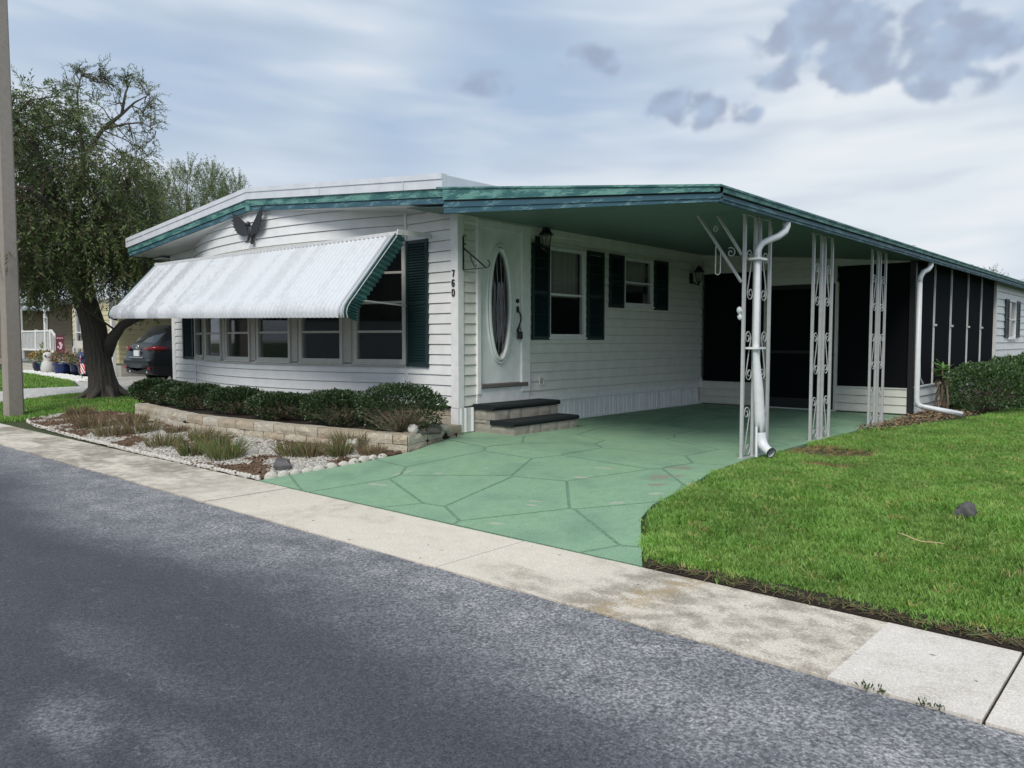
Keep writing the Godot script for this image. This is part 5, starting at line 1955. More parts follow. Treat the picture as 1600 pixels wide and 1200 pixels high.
func lawn(called: String, poly: PackedVector2Array, density: float, mesh: ArrayMesh, label: String, scale_: float, thin := 0.0) -> void:
	var lo := poly[0]; var hi := poly[0]
	for p in poly:
		lo = lo.min(p); hi = hi.max(p)
	var nz := FastNoiseLite.new(); nz.seed = 17; nz.frequency = 0.8; nz.fractal_octaves = 3
	var xf := []; var cols := []
	var n := int((hi.x - lo.x) * (hi.y - lo.y) * density)
	for i in n:
		var p := Vector2(rng.randf_range(lo.x, hi.x), rng.randf_range(lo.y, hi.y))
		if thin > 0.0 and p.y < -9.0 and rng.randf() < thin: continue
		if p.y > -4.315 + 0.12 * nz.get_noise_2d(p.x * 5.0, 7.0) + rng.randf_range(-0.02, 0.02): continue
		if not Geometry2D.is_point_in_polygon(p, poly): continue
		var dry := smoothstep(1.25, 0.45, pow((p.x + 3.10) / 0.52, 2) + pow((p.y + 8.75) / 0.50, 2) + 0.8 * nz.get_noise_2d(p.x * 3.0, p.y * 3.0))
		dry = maxf(dry, 0.75 * smoothstep(1.2, 0.4, pow((p.x + 2.75) / 0.30, 2) + pow((p.y + 7.75) / 0.22, 2) + nz.get_noise_2d(p.x * 4.0, p.y * 4.0)))
		if dry > 0.3 and rng.randf() < dry * 0.6: continue
		var v := nz.get_noise_2d(p.x, p.y)
		var k := 1.0 + 0.3 * v + rng.randf_range(-0.18, 0.18)
		var c := Color(0.175 * k, 0.345 * k, 0.062 * k)
		c = c.lerp(Color(0.26 * k, 0.40 * k, 0.10 * k), clampf(0.30 + nz.get_noise_2d(p.x * 2.3 + 40.0, p.y * 2.3), 0, 1) * 0.7)
		if rng.randf() < 0.05: c = Color(0.42 * k, 0.40 * k, 0.14 * k)
		c = c.lerp(Color(0.34 * k, 0.24 * k, 0.12 * k), clampf(dry * 1.2, 0, 0.95))
		var s := scale_ * rng.randf_range(0.8, 1.2) * (1.0 - 0.5 * dry) * (1.0 + 0.22 * v)
		xf.append(Transform3D(Basis(Vector3.UP, rng.randf() * TAU) * Basis.from_scale(Vector3(s, s, s)), Vector3(p.x, ground_y(p.y) - 0.012, p.y)))
		cols.append(c)
	scatter(called, mesh, mats.grass, xf, cols, label, "grass")

func lawns() -> void:
	var near := tuft_mesh(20, 0.055, 0.058, 0.0062)
	var right := PackedVector2Array([Vector2(-2.61, -4.262), Vector2(-2.92, -4.72), Vector2(-3.17, -5.12), Vector2(-3.275, -5.45), Vector2(-3.30, -5.95), Vector2(-3.35, -6.5), Vector2(-3.45, -7.45), Vector2(-3.42, -8.0), Vector2(-3.48, -9.2), Vector2(-3.45, -11.2), Vector2(-3.1, -12.2), Vector2(-2.75, -13.8), Vector2(-2.6, -16), Vector2(-2.1, -18.5), Vector2(-2.0, -24), Vector2(0.2, -24), Vector2(1.6, -4.262)])
	lawn("lawn_grass", right, 820.0, near, "thick green lawn beside the driveway and screened porch", 1.0, 0.45)
	var far := tuft_mesh(22, 0.11, 0.07, 0.012)
	var left := PackedVector2Array([Vector2(-19.5, -4.28), Vector2(-15.75, -4.28), Vector2(-15.75, -5.1), Vector2(-15.1, -5.85), Vector2(-14.0, -5.95), Vector2(-14.95, -6.5), Vector2(-15.35, -7.2), Vector2(-15.5, -10), Vector2(-20.15, -10.5), Vector2(-19.4, -7)])
	lawn("lawn_grass", left, 210.0, far, "strip of lawn around the foot of the big tree", 1.0)
	var across := PackedVector2Array([Vector2(-44, -4.28), Vector2(-22.6, -4.28), Vector2(-22.7, -7.75), Vector2(-25.0, -8.5), Vector2(-27.5, -9.2), Vector2(-33.0, -9.8), Vector2(-44, -10.2)])
	lawn("lawn_grass", across, 110.0, far, "neighbour's lawn across the concrete driveway", 1.35)
	# cut stems and thatch along the mown edge
	var T := Leaves.new()
	T.blade(Vector3(-0.5, 0, 0), Vector3(1, 0.05, 0).normalized(), Vector3(0, 0, 1), 1.0, 0.07, Vector3(0, -0.03, 0.12), Color.WHITE)
	var tx := []; var tc := []
	for i in 1500:
		var p := Vector3(rng.randf_range(-2.6, 1.4), 0.0, -4.235 - 0.075 * rng.randf())
		var s := rng.randf_range(0.03, 0.10)
		tx.append(Transform3D(Basis.from_euler(Vector3(rng.randf_range(-0.5, 0.5), rng.randf() * TAU, rng.randf_range(-0.4, 0.5))) * Basis.from_scale(Vector3.ONE * s), p + Vector3(0, ground_y(p.z) + 0.016 + rng.randf() * 0.012, 0)))
		var k := rng.randf_range(0.35, 1.3)
		tc.append(Color(0.17 * k, 0.12 * k, 0.06 * k) if rng.randf() < 0.75 else Color(0.09 * k, 0.16 * k, 0.04 * k))
	scatter("edge_thatch", T.mesh(), mats.dry, tx, tc, "brown thatch and cut stems along the lawn's sidewalk edge", "thatch")
	# things on the lawn
	var st := S(true)
	var f := thing("lawn_ornament", "small weathered grey dome-shaped ornament half hidden in the lawn", "ornament", Vector3(-1.24, 0.18, -6.30))
	blob(st, Vector3(-1.235, 0.222, -6.30), Vector3(0.058, 0.072, 0.055), 16, 12, 0.5, 2)
	obj("dome", st, mats.statue, f)
	st = S(true)
	blob(st, Vector3(-1.285, 0.20, -6.285), Vector3(0.035, 0.045, 0.04), 10, 8, 0.4, 8)
	obj("foot", st, mats.statue, f)
	st = S(true)
	var pts := []
	for i in 9:
		var t := i / 8.0
		pts.append(Vector3(lerpf(-1.47, -1.17, t), 0.185 + 0.006 * sin(t * 9.0), -5.47 + 0.13 * sin(t * 1.9) - 0.02 * t))
	tube(st, pts, [0.006, 0.006, 0.0055, 0.005, 0.005, 0.0045, 0.004, 0.0035, 0.003], 5)
	tag(obj("palm_stem", st, mats.dry_stem), "thin curved straw-coloured stem lying on the lawn", "stem")
	# dry leaf litter along the porch
	var L := Leaves.new()
	L.leaf(Vector3(-0.5, 0, 0), Vector3(1, 0.12, 0).normalized(), Vector3(0, 0, 1), 1.0, 0.28, Color.WHITE)
	var xf := []; var cols := []
	for i in 2600:
		var z := rng.randf_range(-14.9, -11.0)
		var x := rng.randf_range(-3.55, -2.75)
		if x > -3.30 + (z + 11.0) * -0.13 + rng.randf_range(-0.25, 0.2): continue
		var s := rng.randf_range(0.03, 0.085)
		xf.append(Transform3D(Basis.from_euler(Vector3(rng.randf_range(-0.6, 0.6), rng.randf() * TAU, rng.randf_range(-0.6, 0.6))) * Basis.from_scale(Vector3.ONE * s), Vector3(x, 0.235 + rng.randf() * 0.05, z)))
		var k := rng.randf_range(0.4, 1.3)
		cols.append(Color(0.30 * k, 0.20 * k, 0.12 * k))
	scatter("leaf_litter", L.mesh(), mats.dry, xf, cols, "dry brown leaf litter along the foot of the screened porch", "leaf litter")
	# shrub mass and young plant by the porch
	shrub("dark green sprawling bush at the foot of the porch screens, beyond the potted stump plant", Vector3(-2.85, 0.2, -16.0), Vector3(0.70, 0.42, 1.15), 9000, "", 1.15, 0.0, 0.05)
	shrub("rounded dark bush farther along, in front of the rear white room", Vector3(-2.75, 0.2, -18.6), Vector3(0.72, 0.46, 1.5), 9000, "", 1.1, 0.0, 0.055)
	shrub("farthest bush under the shuttered rear window", Vector3(-2.70, 0.2, -22.0), Vector3(0.75, 0.50, 1.7), 7000, "", 1.1, 0.0, 0.06)
	var pl := thing("leafy_plant", "broad-leaved plant with dead brown leaves at the porch corner", "plant", Vector3(-3.28, 0.22, -14.55))
	L = Leaves.new()
	for i in 26:
		var a := rng.randf() * TAU
		var dir := Vector3(cos(a), rng.randf_range(-0.2, 1.0), sin(a)).normalized()
		var k := rng.randf_range(0.7, 1.2)
		L.leaf(Vector3(-3.28, 0.92 + rng.randf_range(-0.08, 0.12), -14.55), dir, dir.cross(Vector3.UP).normalized(), rng.randf_range(0.14, 0.24), 0.07, Color(0.10 * k, 0.20 * k, 0.04 * k))
	inst("green_leaves", L.mesh(), mats.leaf, pl)
	L = Leaves.new()
	for i in 30:
		var a := rng.randf() * TAU
		var dir := Vector3(cos(a) * 0.3, -1.0, sin(a) * 0.5).normalized()
		var k := rng.randf_range(0.5, 1.2)
		L.leaf(Vector3(-3.28 + cos(a) * 0.06, rng.randf_range(0.45, 0.85), -14.55 + sin(a) * 0.06), dir, dir.cross(rv()).normalized(), rng.randf_range(0.12, 0.24), 0.045, Color(0.13 * k, 0.09 * k, 0.055 * k))
	inst("dead_leaves", L.mesh(), mats.dry, pl)
	st = S(true)
	for e in [[0.0, 0.0, 0.95], [0.07, 0.05, 0.7], [-0.06, 0.06, 0.62]]:
		tube(st, [Vector3(-3.28 + e[0], 0.18, -14.55 + e[1]), Vector3(-3.28 + e[0] * 1.5, e[2] * 0.6, -14.55 + e[1]), Vector3(-3.28 + e[0], e[2], -14.55)], [0.026, 0.022, 0.014], 7)
	obj("stem", st, mats.twig, pl)
	# weeds at the road joint
	var wl := ["sprig of weed in the road joint before the pale sidewalk slab", "second sprig of weed along the pale slab's road edge"]
	var wp := [Vector3(-0.98, 0.0, -3.35), Vector3(-0.76, 0.0, -3.345)]
	for i in 2:
		var W := Leaves.new()
		for k in 34:
			var dir := (Vector3.UP * 0.7 + rv()).normalized()
			if dir.y < 0: dir.y *= -0.4
			W.leaf(Vector3(rng.randf_range(-0.05, 0.05), 0.0, rng.randf_range(-0.01, 0.01)) + dir * rng.randf_range(0.0, 0.025), dir, dir.cross(rv()).normalized(), rng.randf_range(0.012, 0.03), 0.009, Color(0.06, 0.085, 0.03))
		tag(inst("weed_sprig", W.mesh(), mats.leaf, self, wp[i]), wl[i], "weed", "weeds in the road joint")

# ------------------------------------------------------------------ neighbours
func neighbourhood() -> void:
	var st := S()
	flat_poly(st, PackedVector2Array([Vector2(-19.62, -4.24), Vector2(-19.5, -7.0), Vector2(-20.3, -9.0), Vector2(-20.4, -22), Vector2(-27.4, -22), Vector2(-27.4, -9.7), Vector2(-25.2, -8.75), Vector2(-22.55, -7.95), Vector2(-22.45, -4.24)]), 0.006, 0.06, Vector2.ZERO, Vector2.ONE)
	structure("neighbour_driveway", st, mats.neighbour_concrete)
	# concrete pole at the sidewalk
	var pole := thing("utility_pole", "tall square weathered concrete utility pole beside the sidewalk", "pole", Vector3(-16.5, 0.03, -4.66))
	st = S()
	var c := Vector3(-16.5, 0, -4.66)
	for i in 8:
		var a := 0.0
		var q := []
		for k in 2:
			for y in [[-0.1, 0.142], [9.5, 0.10]]:
				var h: float = y[1]
				var ch := h * 0.78
				var ring := [Vector2(h, ch), Vector2(ch, h), Vector2(-ch, h), Vector2(-h, ch), Vector2(-h, -ch), Vector2(-ch, -h), Vector2(ch, -h), Vector2(h, -ch)]
				var p: Vector2 = ring[(i + k) % 8]
				q.append(c + Vector3(p.x, y[0], p.y))
		quad(st, q[2], q[0], q[1], q[3])
	obj("shaft", st, mats.pole, pole)
	# neighbour's house
	var nh := thing("neighbour_house", "pale yellow sided house with a tan porch wall behind the big tree", "house", Vector3(-31, 0.22, -14))
	siding(nh, [Vector2(-27.5, -10.95), Vector2(-27.5, -22.0)], 0.66, 3.0, [], mats.neighbour_yellow, null, 0.165)
	siding(nh, [Vector2(-31.6, -10.95), Vector2(-27.5, -10.95)], 0.66, 3.0, [[0.30, 1.25, 0.9, 2.6]], mats.neighbour_yellow, null, 0.165)
	siding(nh, [Vector2(-38.5, -12.4), Vector2(-31.6, -12.4)], 0.66, 3.0, [], mats.neighbour_tan, null, 0.165)
	window(nh, Vector2(-31.3, -10.95), Vector2(1, 0), 0.95, 0.9, 2.6, [1.75], mats.vinyl_white, 1)
	st = S()
	bx(st, Vector3(-38.5, 0.1, -21.9), Vector3(-27.55, 0.66, -12.5))
	bx(st, Vector3(-31.6, 0.1, -12.6), Vector3(-27.52, 0.66, -11.0))
	obj("base", st, mats.edging_white, nh)
	st = S()
	bx(st, Vector3(-31.65, 0.66, -12.4), Vector3(-31.6, 3.0, -10.96))
	bx(st, Vector3(-38.5, 0.66, -21.9), Vector3(-38.4, 3.0, -12.4))
	bx(st, Vector3(-38.4, 0.66, -21.9), Vector3(-27.55, 3.0, -21.8))
	bx(st, Vector3(-31.5, 0.66, -12.3), Vector3(-27.6, 3.0, -12.2))
	obj("wall", st, mats.neighbour_tan, nh)
	st = S()
	extrude(st, PackedVector2Array([Vector2(-39.2, 2.98), Vector2(-26.9, 2.98), Vector2(-26.9, 3.12), Vector2(-33.0, 3.9), Vector2(-39.2, 3.12)]), Vector3(0, 0, -22.3), Vector3(1, 0, 0), Vector3(0, 1, 0), Vector3(0, 0, 11.6))
	obj("roof", st, mats.roof_white, nh)
	st = S()
	bx(st, Vector3(-35.75, 0.7, -12.38), Vector3(-35.2, 2.8, -12.33))
	obj("green_banner", st, mats.teal_awning, nh)
	for x in [-36.95, -34.0]:
		st = S()
		cbx(st, Vector3(x - 0.06, 0.69, -10.86), Vector3(x + 0.06, 2.99, -10.74), 0.01)
		obj("porch_post", st, mats.vinyl_white, nh)
	st = S()
	bx(st, Vector3(-37.1, 0.6, -12.36), Vector3(-33.35, 0.69, -10.7))
	obj("porch_deck", st, mats.deck_grey, nh)
	for i in 8:
		for j in 2:
			st = S()
			var x := -37.05 + i * 0.46
			cbx(st, Vector3(x, 0.2 + j * 0.2, -10.95), Vector3(minf(x + 0.45, -33.4), 0.395 + j * 0.2, -10.76), 0.01)
			obj("base_stone", st, mats.edging_white, nh)
	# carport beside it
	var nc := thing("neighbour_carport", "white-posted flat carport roof over the dark car", "carport", Vector3(-25.3, 0.22, -9.9))
	for e in [[-25.3, -9.9], [-20.7, -10.6], [-20.7, -18.0]]:
		st = S()
		cbx(st, Vector3(e[0] - 0.06, 0.22, e[1] - 0.06), Vector3(e[0] + 0.06, 2.70, e[1] + 0.06), 0.008)
		obj("post", st, mats.vinyl_white, nc)
	st = S()
	bx(st, Vector3(-27.3, 2.70, -19), Vector3(-20.6, 2.84, -9.55))
	obj("roof", st, mats.roof_white, nc)
	# porch railing
	var pr := thing("porch_railing", "white balustrade around the neighbour's raised porch", "railing", Vector3(-35.2, 0.69, -10.8))
	for x in [-36.8, -35.1, -33.45]:
		st = S()
		cbx(st, Vector3(x - 0.05, 0.69, -10.85), Vector3(x + 0.05, 1.88, -10.75), 0.01)
		obj("post", st, mats.vinyl_white, pr)
	for seg in [[-36.75, -35.15], [-35.05, -33.5]]:
		for y in [1.04, 1.79]:
			st = S()
			cbx(st, Vector3(seg[0], y, -10.83), Vector3(seg[1], y + 0.06, -10.77), 0.008)
			obj("rail", st, mats.vinyl_white, pr)
		for k in 9:
			st = S()
			var x := lerpf(seg[0], seg[1], (k + 1) / 10.0)
			bx(st, Vector3(x - 0.018, 1.10, -10.818), Vector3(x + 0.018, 1.79, -10.782))
			obj("baluster", st, mats.vinyl_white, pr)
	var d := Vector3(1.2, -0.62, 0)
	for y in [1.80, 1.02]:
		st = S()
		block(st, Vector3(-33.40, y, -10.83), d, Vector3(0, 0.06, 0), Vector3(0, 0, 0.06))
		obj("stair_rail", st, mats.vinyl_white, pr)
	for k in 5:
		st = S()
		var p := Vector3(-33.40, 0, -10.8) + Vector3(1.2, 0, 0) * (k + 1) / 6.0
		var y := 1.05 - 0.62 * (k + 1) / 6.0
		bx(st, Vector3(p.x - 0.018, y, -10.818), Vector3(p.x + 0.018, y + 0.76, -10.782))
		obj("baluster", st, mats.vinyl_white, pr)
	st = S()
	cbx(st, Vector3(-32.25, 0.22, -10.85), Vector3(-32.15, 1.28, -10.75), 0.01)
	obj("post", st, mats.vinyl_white, pr)
	var ns := thing("porch_steps", "white stair flight going down from the neighbour's porch", "steps", Vector3(-32.8, 0.22, -11.4))
	for k in 3:
		st = S()
		cbx(st, Vector3(-33.34 + k * 0.36, 0.22, -12.2), Vector3(-32.98 + k * 0.36, 0.575 - k * 0.115, -10.9), 0.01)
		obj("step", st, mats.vinyl_white, ns)
	neighbour_garden()
	car()
	# far houses down the street, seen past the pole
	var fh := thing("distant_house", "pinkish tan house far down the street past the concrete pole", "house", Vector3(-60, 0.2, -16))
	siding(fh, [Vector2(-72, -13), Vector2(-46, -13)], 0.6, 3.0, [], mats.neighbour_tan, null, 0.3)
	st = S()
	bx(st, Vector3(-72, 0.2, -24), Vector3(-46, 0.6, -13.05))
	obj("base", st, mats.stone_b, fh)
	st = S()
	bx(st, Vector3(-46.1, 0.6, -24), Vector3(-46, 3.0, -13.1))
	obj("wall", st, mats.neighbour_tan, fh)
	st = S()
	extrude(st, PackedVector2Array([Vector2(-73, 2.98), Vector2(-45, 2.98), Vector2(-45, 3.1), Vector2(-59, 4.4), Vector2(-73, 3.1)]), Vector3(0, 0, -24.5), Vector3(1, 0, 0), Vector3(0, 1, 0), Vector3(0, 0, 12.2))
	obj("roof", st, mats.roof_white, fh)
	# the house across the street, mirrored in the bay window
	var ah := thing("opposite_house", "white house across the street, only mirrored in the bay window", "house", Vector3(-12, 0.2, 16))
	siding(ah, [Vector2(-2, 13), Vector2(-24, 13)], 0.5, 3.0, [], mats.white, null, 0.25)
	st = S()
	bx(st, Vector3(-24, -0.1, 13.05), Vector3(-2, 3.0, 24))
	obj("wall", st, mats.neighbour_tan, ah)
	st = S()
	extrude(st, PackedVector2Array([Vector2(-25, 2.98), Vector2(-1, 2.98), Vector2(-1, 3.1), Vector2(-13, 4.3), Vector2(-25, 3.1)]), Vector3(0, 0, 12.2), Vector3(1, 0, 0), Vector3(0, 1, 0), Vector3(0, 0, 12.5))
	obj("roof", st, mats.grey_stone, ah)
	# grey roof just visible over the far end of the carport
	var gr := thing("far_roof_house", "house with a low pale grey roof behind the rear white room", "house", Vector3(-2, 0.2, -50))
	st = S()
	bx(st, Vector3(-8, 0.2, -60), Vector3(6, 4.2, -48))
	obj("wall", st, mats.white, gr)
	st = S()
	extrude(st, PackedVector2Array([Vector2(-9, 4.2), Vector2(7, 4.2), Vector2(7, 4.4), Vector2(-1, 5.3), Vector2(-9, 4.4)]), Vector3(0, 0, -60.5), Vector3(1, 0, 0), Vector3(0, 1, 0), Vector3(0, 0, 13))
	obj("roof", st, mats.roof_white, gr)

func flower_heap(parent: Node, called: String, c: Vector3, r: Vector3, n: int, cols: Array, leaf := 0.06) -> void:
	var L := Leaves.new()
	for i in n:
		var d := rv()
		var p := c + d * r
		var dir := (d + Vector3(0, 0.6, 0) + rv() * 0.7).normalized()
		var col: Color = cols[rng.randi() % cols.size()]
		var k := rng.randf_range(0.7, 1.25)
		L.leaf(p, dir, dir.cross(rv()).normalized(), leaf * rng.randf_range(0.7, 1.3), leaf * 0.5, Color(col.r * k, col.g * k, col.b * k))
	inst(called, L.mesh(), mats.leaf, parent)

func neighbour_garden() -> void:
	# white stone border
	var st := S()
	blob(st, Vector3.ZERO, Vector3(1, 0.7, 0.9), 6, 4, 0.4, 12)
	st.generate_normals()
	var xf := []; var cols := []
	for i in 2600:
		var x := rng.randf_range(-35.0, -25.0)
		var lo := lerpf(-9.95, -8.75, (x + 35.0) / 10.0)
		var z := rng.randf_range(lo - 0.75, lo)
		var s := rng.randf_range(0.03, 0.07)
		xf.append(Transform3D(Basis(Vector3.UP, rng.randf() * TAU) * Basis.from_scale(Vector3.ONE * s), Vector3(x, 0.24, z)))
		var g := rng.randf_range(0.62, 0.82)
		cols.append(Color(g, g, g * 0.96))
	scatter("border_stones", st.commit(), mats.chips, xf, cols, "white stone border in front of the neighbour's flower pots", "stones")
	var green := Color(0.07, 0.12, 0.04)
	var pots := [
		[-33.7, -10.5, 0.30, "pot_navy", "dark glazed pot with orange flowers nearest the neighbour's porch", [green, Color(0.5, 0.22, 0.03), Color(0.45, 0.30, 0.05)]],
		[-32.7, -10.45, 0.30, "pot_teal", "teal glazed flower pot beside the white figurine", [green, Color(0.45, 0.30, 0.05), Color(0.2, 0.16, 0.08)]],
		[-30.7, -10.3, 0.36, "pot_blue", "bright blue flower pot with rusty pink blooms", [green, Color(0.3, 0.12, 0.1), Color(0.22, 0.15, 0.09)]],
		[-29.7, -10.45, 0.30, "pot_navy", "navy flower pot right of the bright blue one", [green, Color(0.25, 0.2, 0.08), Color(0.22, 0.15, 0.09)]],
		[-27.9, -10.15, 0.36, "pot_navy", "large dark blue flower pot partly behind the tree trunk", [green, Color(0.28, 0.12, 0.1), Color(0.18, 0.14, 0.1)]]]
	for e in pots:
		var at := Vector3(e[0], 0.22, e[1])
		var pot := thing("flower_pot", e[4], "flower pot", at, "glazed pots in the neighbour's border")
		var r: float = e[2]
		st = S(true)
		lathe(st, at, [[0.0, 0.0], [r * 0.72, 0.0], [r * 0.95, 0.18], [r, 0.36], [r * 1.08, 0.37], [r * 1.08, 0.42], [r * 0.92, 0.42], [r * 0.9, 0.36], [0.0, 0.35]], 18)
		obj("bowl", st, mats[e[3]], pot)
		flower_heap(pot, "flowers", at + Vector3(0, 0.58, 0), Vector3(0.48, 0.26, 0.42), 420, e[5], 0.085)
	# white figurine and lantern-like birdhouse
	var f := thing("garden_figurine", "rounded white garden figurine between the flower pots", "figurine", Vector3(-32.0, 0.22, -10.2))
	st = S(true)
	lathe(st, Vector3(-32.0, 0.22, -10.2), [[0.0, 0.0], [0.22, 0.0], [0.25, 0.2], [0.20, 0.42], [0.14, 0.52], [0.17, 0.62], [0.15, 0.76], [0.0, 0.82]], 14)
	obj("body", st, mats.figurine_white, f)
	for s in [-1, 1]:
		st = S(true)
		blob(st, Vector3(-32.0 + 0.10 * s + 0.04, 0.89, -10.07), Vector3(0.035, 0.035, 0.03), 8, 6)
		obj("eye", st, mats.car_black, f)
	var w := thing("birdhouse", "white peaked birdhouse standing behind the neighbour's flower pots", "birdhouse", Vector3(-30.6, 0.22, -10.9))
	st = S()
	extrude(st, PackedVector2Array([Vector2(-0.26, 0.55), Vector2(0.26, 0.55), Vector2(0.26, 0.95), Vector2(0, 1.22), Vector2(-0.26, 0.95)]), Vector3(-30.6, 0.22, -10.95), Vector3(1, 0, 0), Vector3(0, 1, 0), Vector3(0, 0, 0.3))
	obj("box", st, mats.figurine_white, w)
	st = S()
	bx(st, Vector3(-30.66, 0.22, -10.86), Vector3(-30.54, 0.78, -10.74))
	obj("stand", st, mats.figurine_white, w)
	st = S()
	lathe_z(st, Vector3(-30.6, 1.12, -10.645), 0.06)
	obj("hole", st, mats.car_black, w)
	# white flowers on the deck
	var v := thing("flower_vase", "vase of white flowers standing on the neighbour's deck", "vase", Vector3(-34.3, 0.69, -11.0))
	st = S(true)
	lathe(st, Vector3(-34.3, 0.69, -11.0), [[0.0, 0.0], [0.12, 0.0], [0.16, 0.15], [0.10, 0.32], [0.12, 0.36], [0.0, 0.36]], 14)
	obj("body", st, mats.figurine_white, v)
	flower_heap(v, "flowers", Vector3(-34.3, 1.2, -11.0), Vector3(0.36, 0.26, 0.3), 420, [Color(0.72, 0.72, 0.62), Color(0.66, 0.68, 0.5), green], 0.10)
	# maroon garden flag on a stand
	var mar := StandardMaterial3D.new()
	mar.albedo_texture = color_tex("maroon_flag", 64, 96, func(dd: PackedByteArray, ww: int, hh: int):
		for j in hh:
			for i in ww:
				var o := (j * ww + i) * 3
				var u := (i + 0.5) / ww - 0.5; var y := (j + 0.5) / hh
				var pale := (absf(u + 0.05 * sin(y * 18.0)) < 0.10 and y > 0.38 and y < 0.78) or Vector2(u - 0.12, (y - 0.52) * 1.5).length() < 0.10 or Vector2(u + 0.2, (y - 0.66) * 1.5).length() < 0.08
				var band := y > 0.10 and y < 0.20 and absf(u) < 0.34 and int(i / 4) % 2 == 0
				dd[o] = 200 if pale or band else 92; dd[o + 1] = 178 if pale or band else 28; dd[o + 2] = 185 if pale or band else 46)
	mar.roughness = 0.9
	mar.cull_mode = BaseMaterial3D.CULL_DISABLED
	var gf := thing("garden_flag", "maroon garden flag with pale figures on a thin stand", "flag", Vector3(-31.9, 0.22, -10.6))
	flag_sheet(gf, Vector3(-31.9, 0.98, -10.6), 0.95, 0.66, mar, 0.02)
	st = S()
	tube(st, [Vector3(-32.4, 0.22, -10.62), Vector3(-32.4, 1.67, -10.62), Vector3(-31.4, 1.67, -10.62)], 0.015, 5)
	obj("stand", st, mats.black_iron, gf)
	var usa := StandardMaterial3D.new()
	usa.albedo_texture = color_tex("stripes", 104, 65, func(dd: PackedByteArray, ww: int, hh: int):
		for j in hh:
			for i in ww:
				var o := (j * ww + i) * 3
				var s := int(j / 5)
				var red := s % 2 == 0
				var col := Vector3(178, 34, 52) if red else Vector3(238, 236, 232)
				if i < 42 and s < 7:
					col = Vector3(38, 48, 98)
					if (i % 7 == 3) and (j % 7 == 3): col = Vector3(230, 230, 235)
				dd[o] = int(col.x); dd[o + 1] = int(col.y); dd[o + 2] = int(col.z))
	usa.roughness = 0.85
	usa.cull_mode = BaseMaterial3D.CULL_DISABLED
	var uf := thing("stick_flag", "small drooping striped American flag on a stick at the driveway edge", "flag", Vector3(-25.3, 0.22, -8.95))
	st = S()
	tube(st, [Vector3(-25.3, 0.15, -8.95), Vector3(-25.3, 1.0, -8.95)], 0.008, 5)
	obj("stick", st, mats.vinyl_white, uf)
	st = S(true)
	for i in 10:
		for j in 6:
			var P := func(a: int, b: int) -> Array:
				var u := a / 10.0; var vv := b / 6.0
				var p := Vector3(-25.3 + 0.30 * vv * (0.6 + 0.4 * u) - 0.03 + 0.05 * sin(u * 5.0 + vv * 3.0), 0.97 - 0.52 * u, -8.95 + 0.05 * sin(vv * 9.0 + u * 4.0))
				return [p, Vector2(u, 1.0 - vv)]
			for q in [[i, j], [i + 1, j], [i + 1, j + 1], [i, j], [i + 1, j + 1], [i, j + 1]]:
				var r: Array = P.call(q[0], q[1])
				st.set_uv(r[1]); st.add_vertex(r[0])
	obj("cloth", st, usa, uf)
	# dark blue bunting bow behind the flag
	var bw := thing("blue_bow", "dark blue bow on a stake behind the small striped flag", "bow", Vector3(-26.2, 0.22, -9.3))
	st = S(true)
	for s in [-1, 1]: blob(st, Vector3(-26.2 + 0.09 * s, 0.95, -9.3), Vector3(0.12, 0.14, 0.06), 8, 6, 0.3, 4 + s)
	obj("loops", st, mats.pot_blue, bw)
	st = S()
	tube(st, [Vector3(-26.2, 0.2, -9.3), Vector3(-26.2, 0.9, -9.3)], 0.012, 5)
	obj("stake", st, mats.black_iron, bw)

func lathe_z(st: SurfaceTool, at: Vector3, r: float) -> void:
	for k in 12:
		var a := TAU * k / 12; var b := TAU * (k + 1) / 12
		tri(st, at, at + Vector3(cos(a) * r, sin(a) * r, 0), at + Vector3(cos(b) * r, sin(b) * r, 0))

func flag_sheet(parent: Node, at: Vector3, w: float, h: float, m: Material, wave: float) -> void:
	var st := S(true)
	for i in 8:
		for q in [[i, 0], [i + 1, 0], [i + 1, 1], [i, 0], [i + 1, 1], [i, 1]]:
			var u: float = q[0] / 8.0
			st.set_uv(Vector2(u, 1.0 - q[1]))
			st.add_vertex(at + Vector3((u - 0.5) * w, h * q[1], wave * sin(u * 8.0)))
	obj("cloth", st, m, parent)

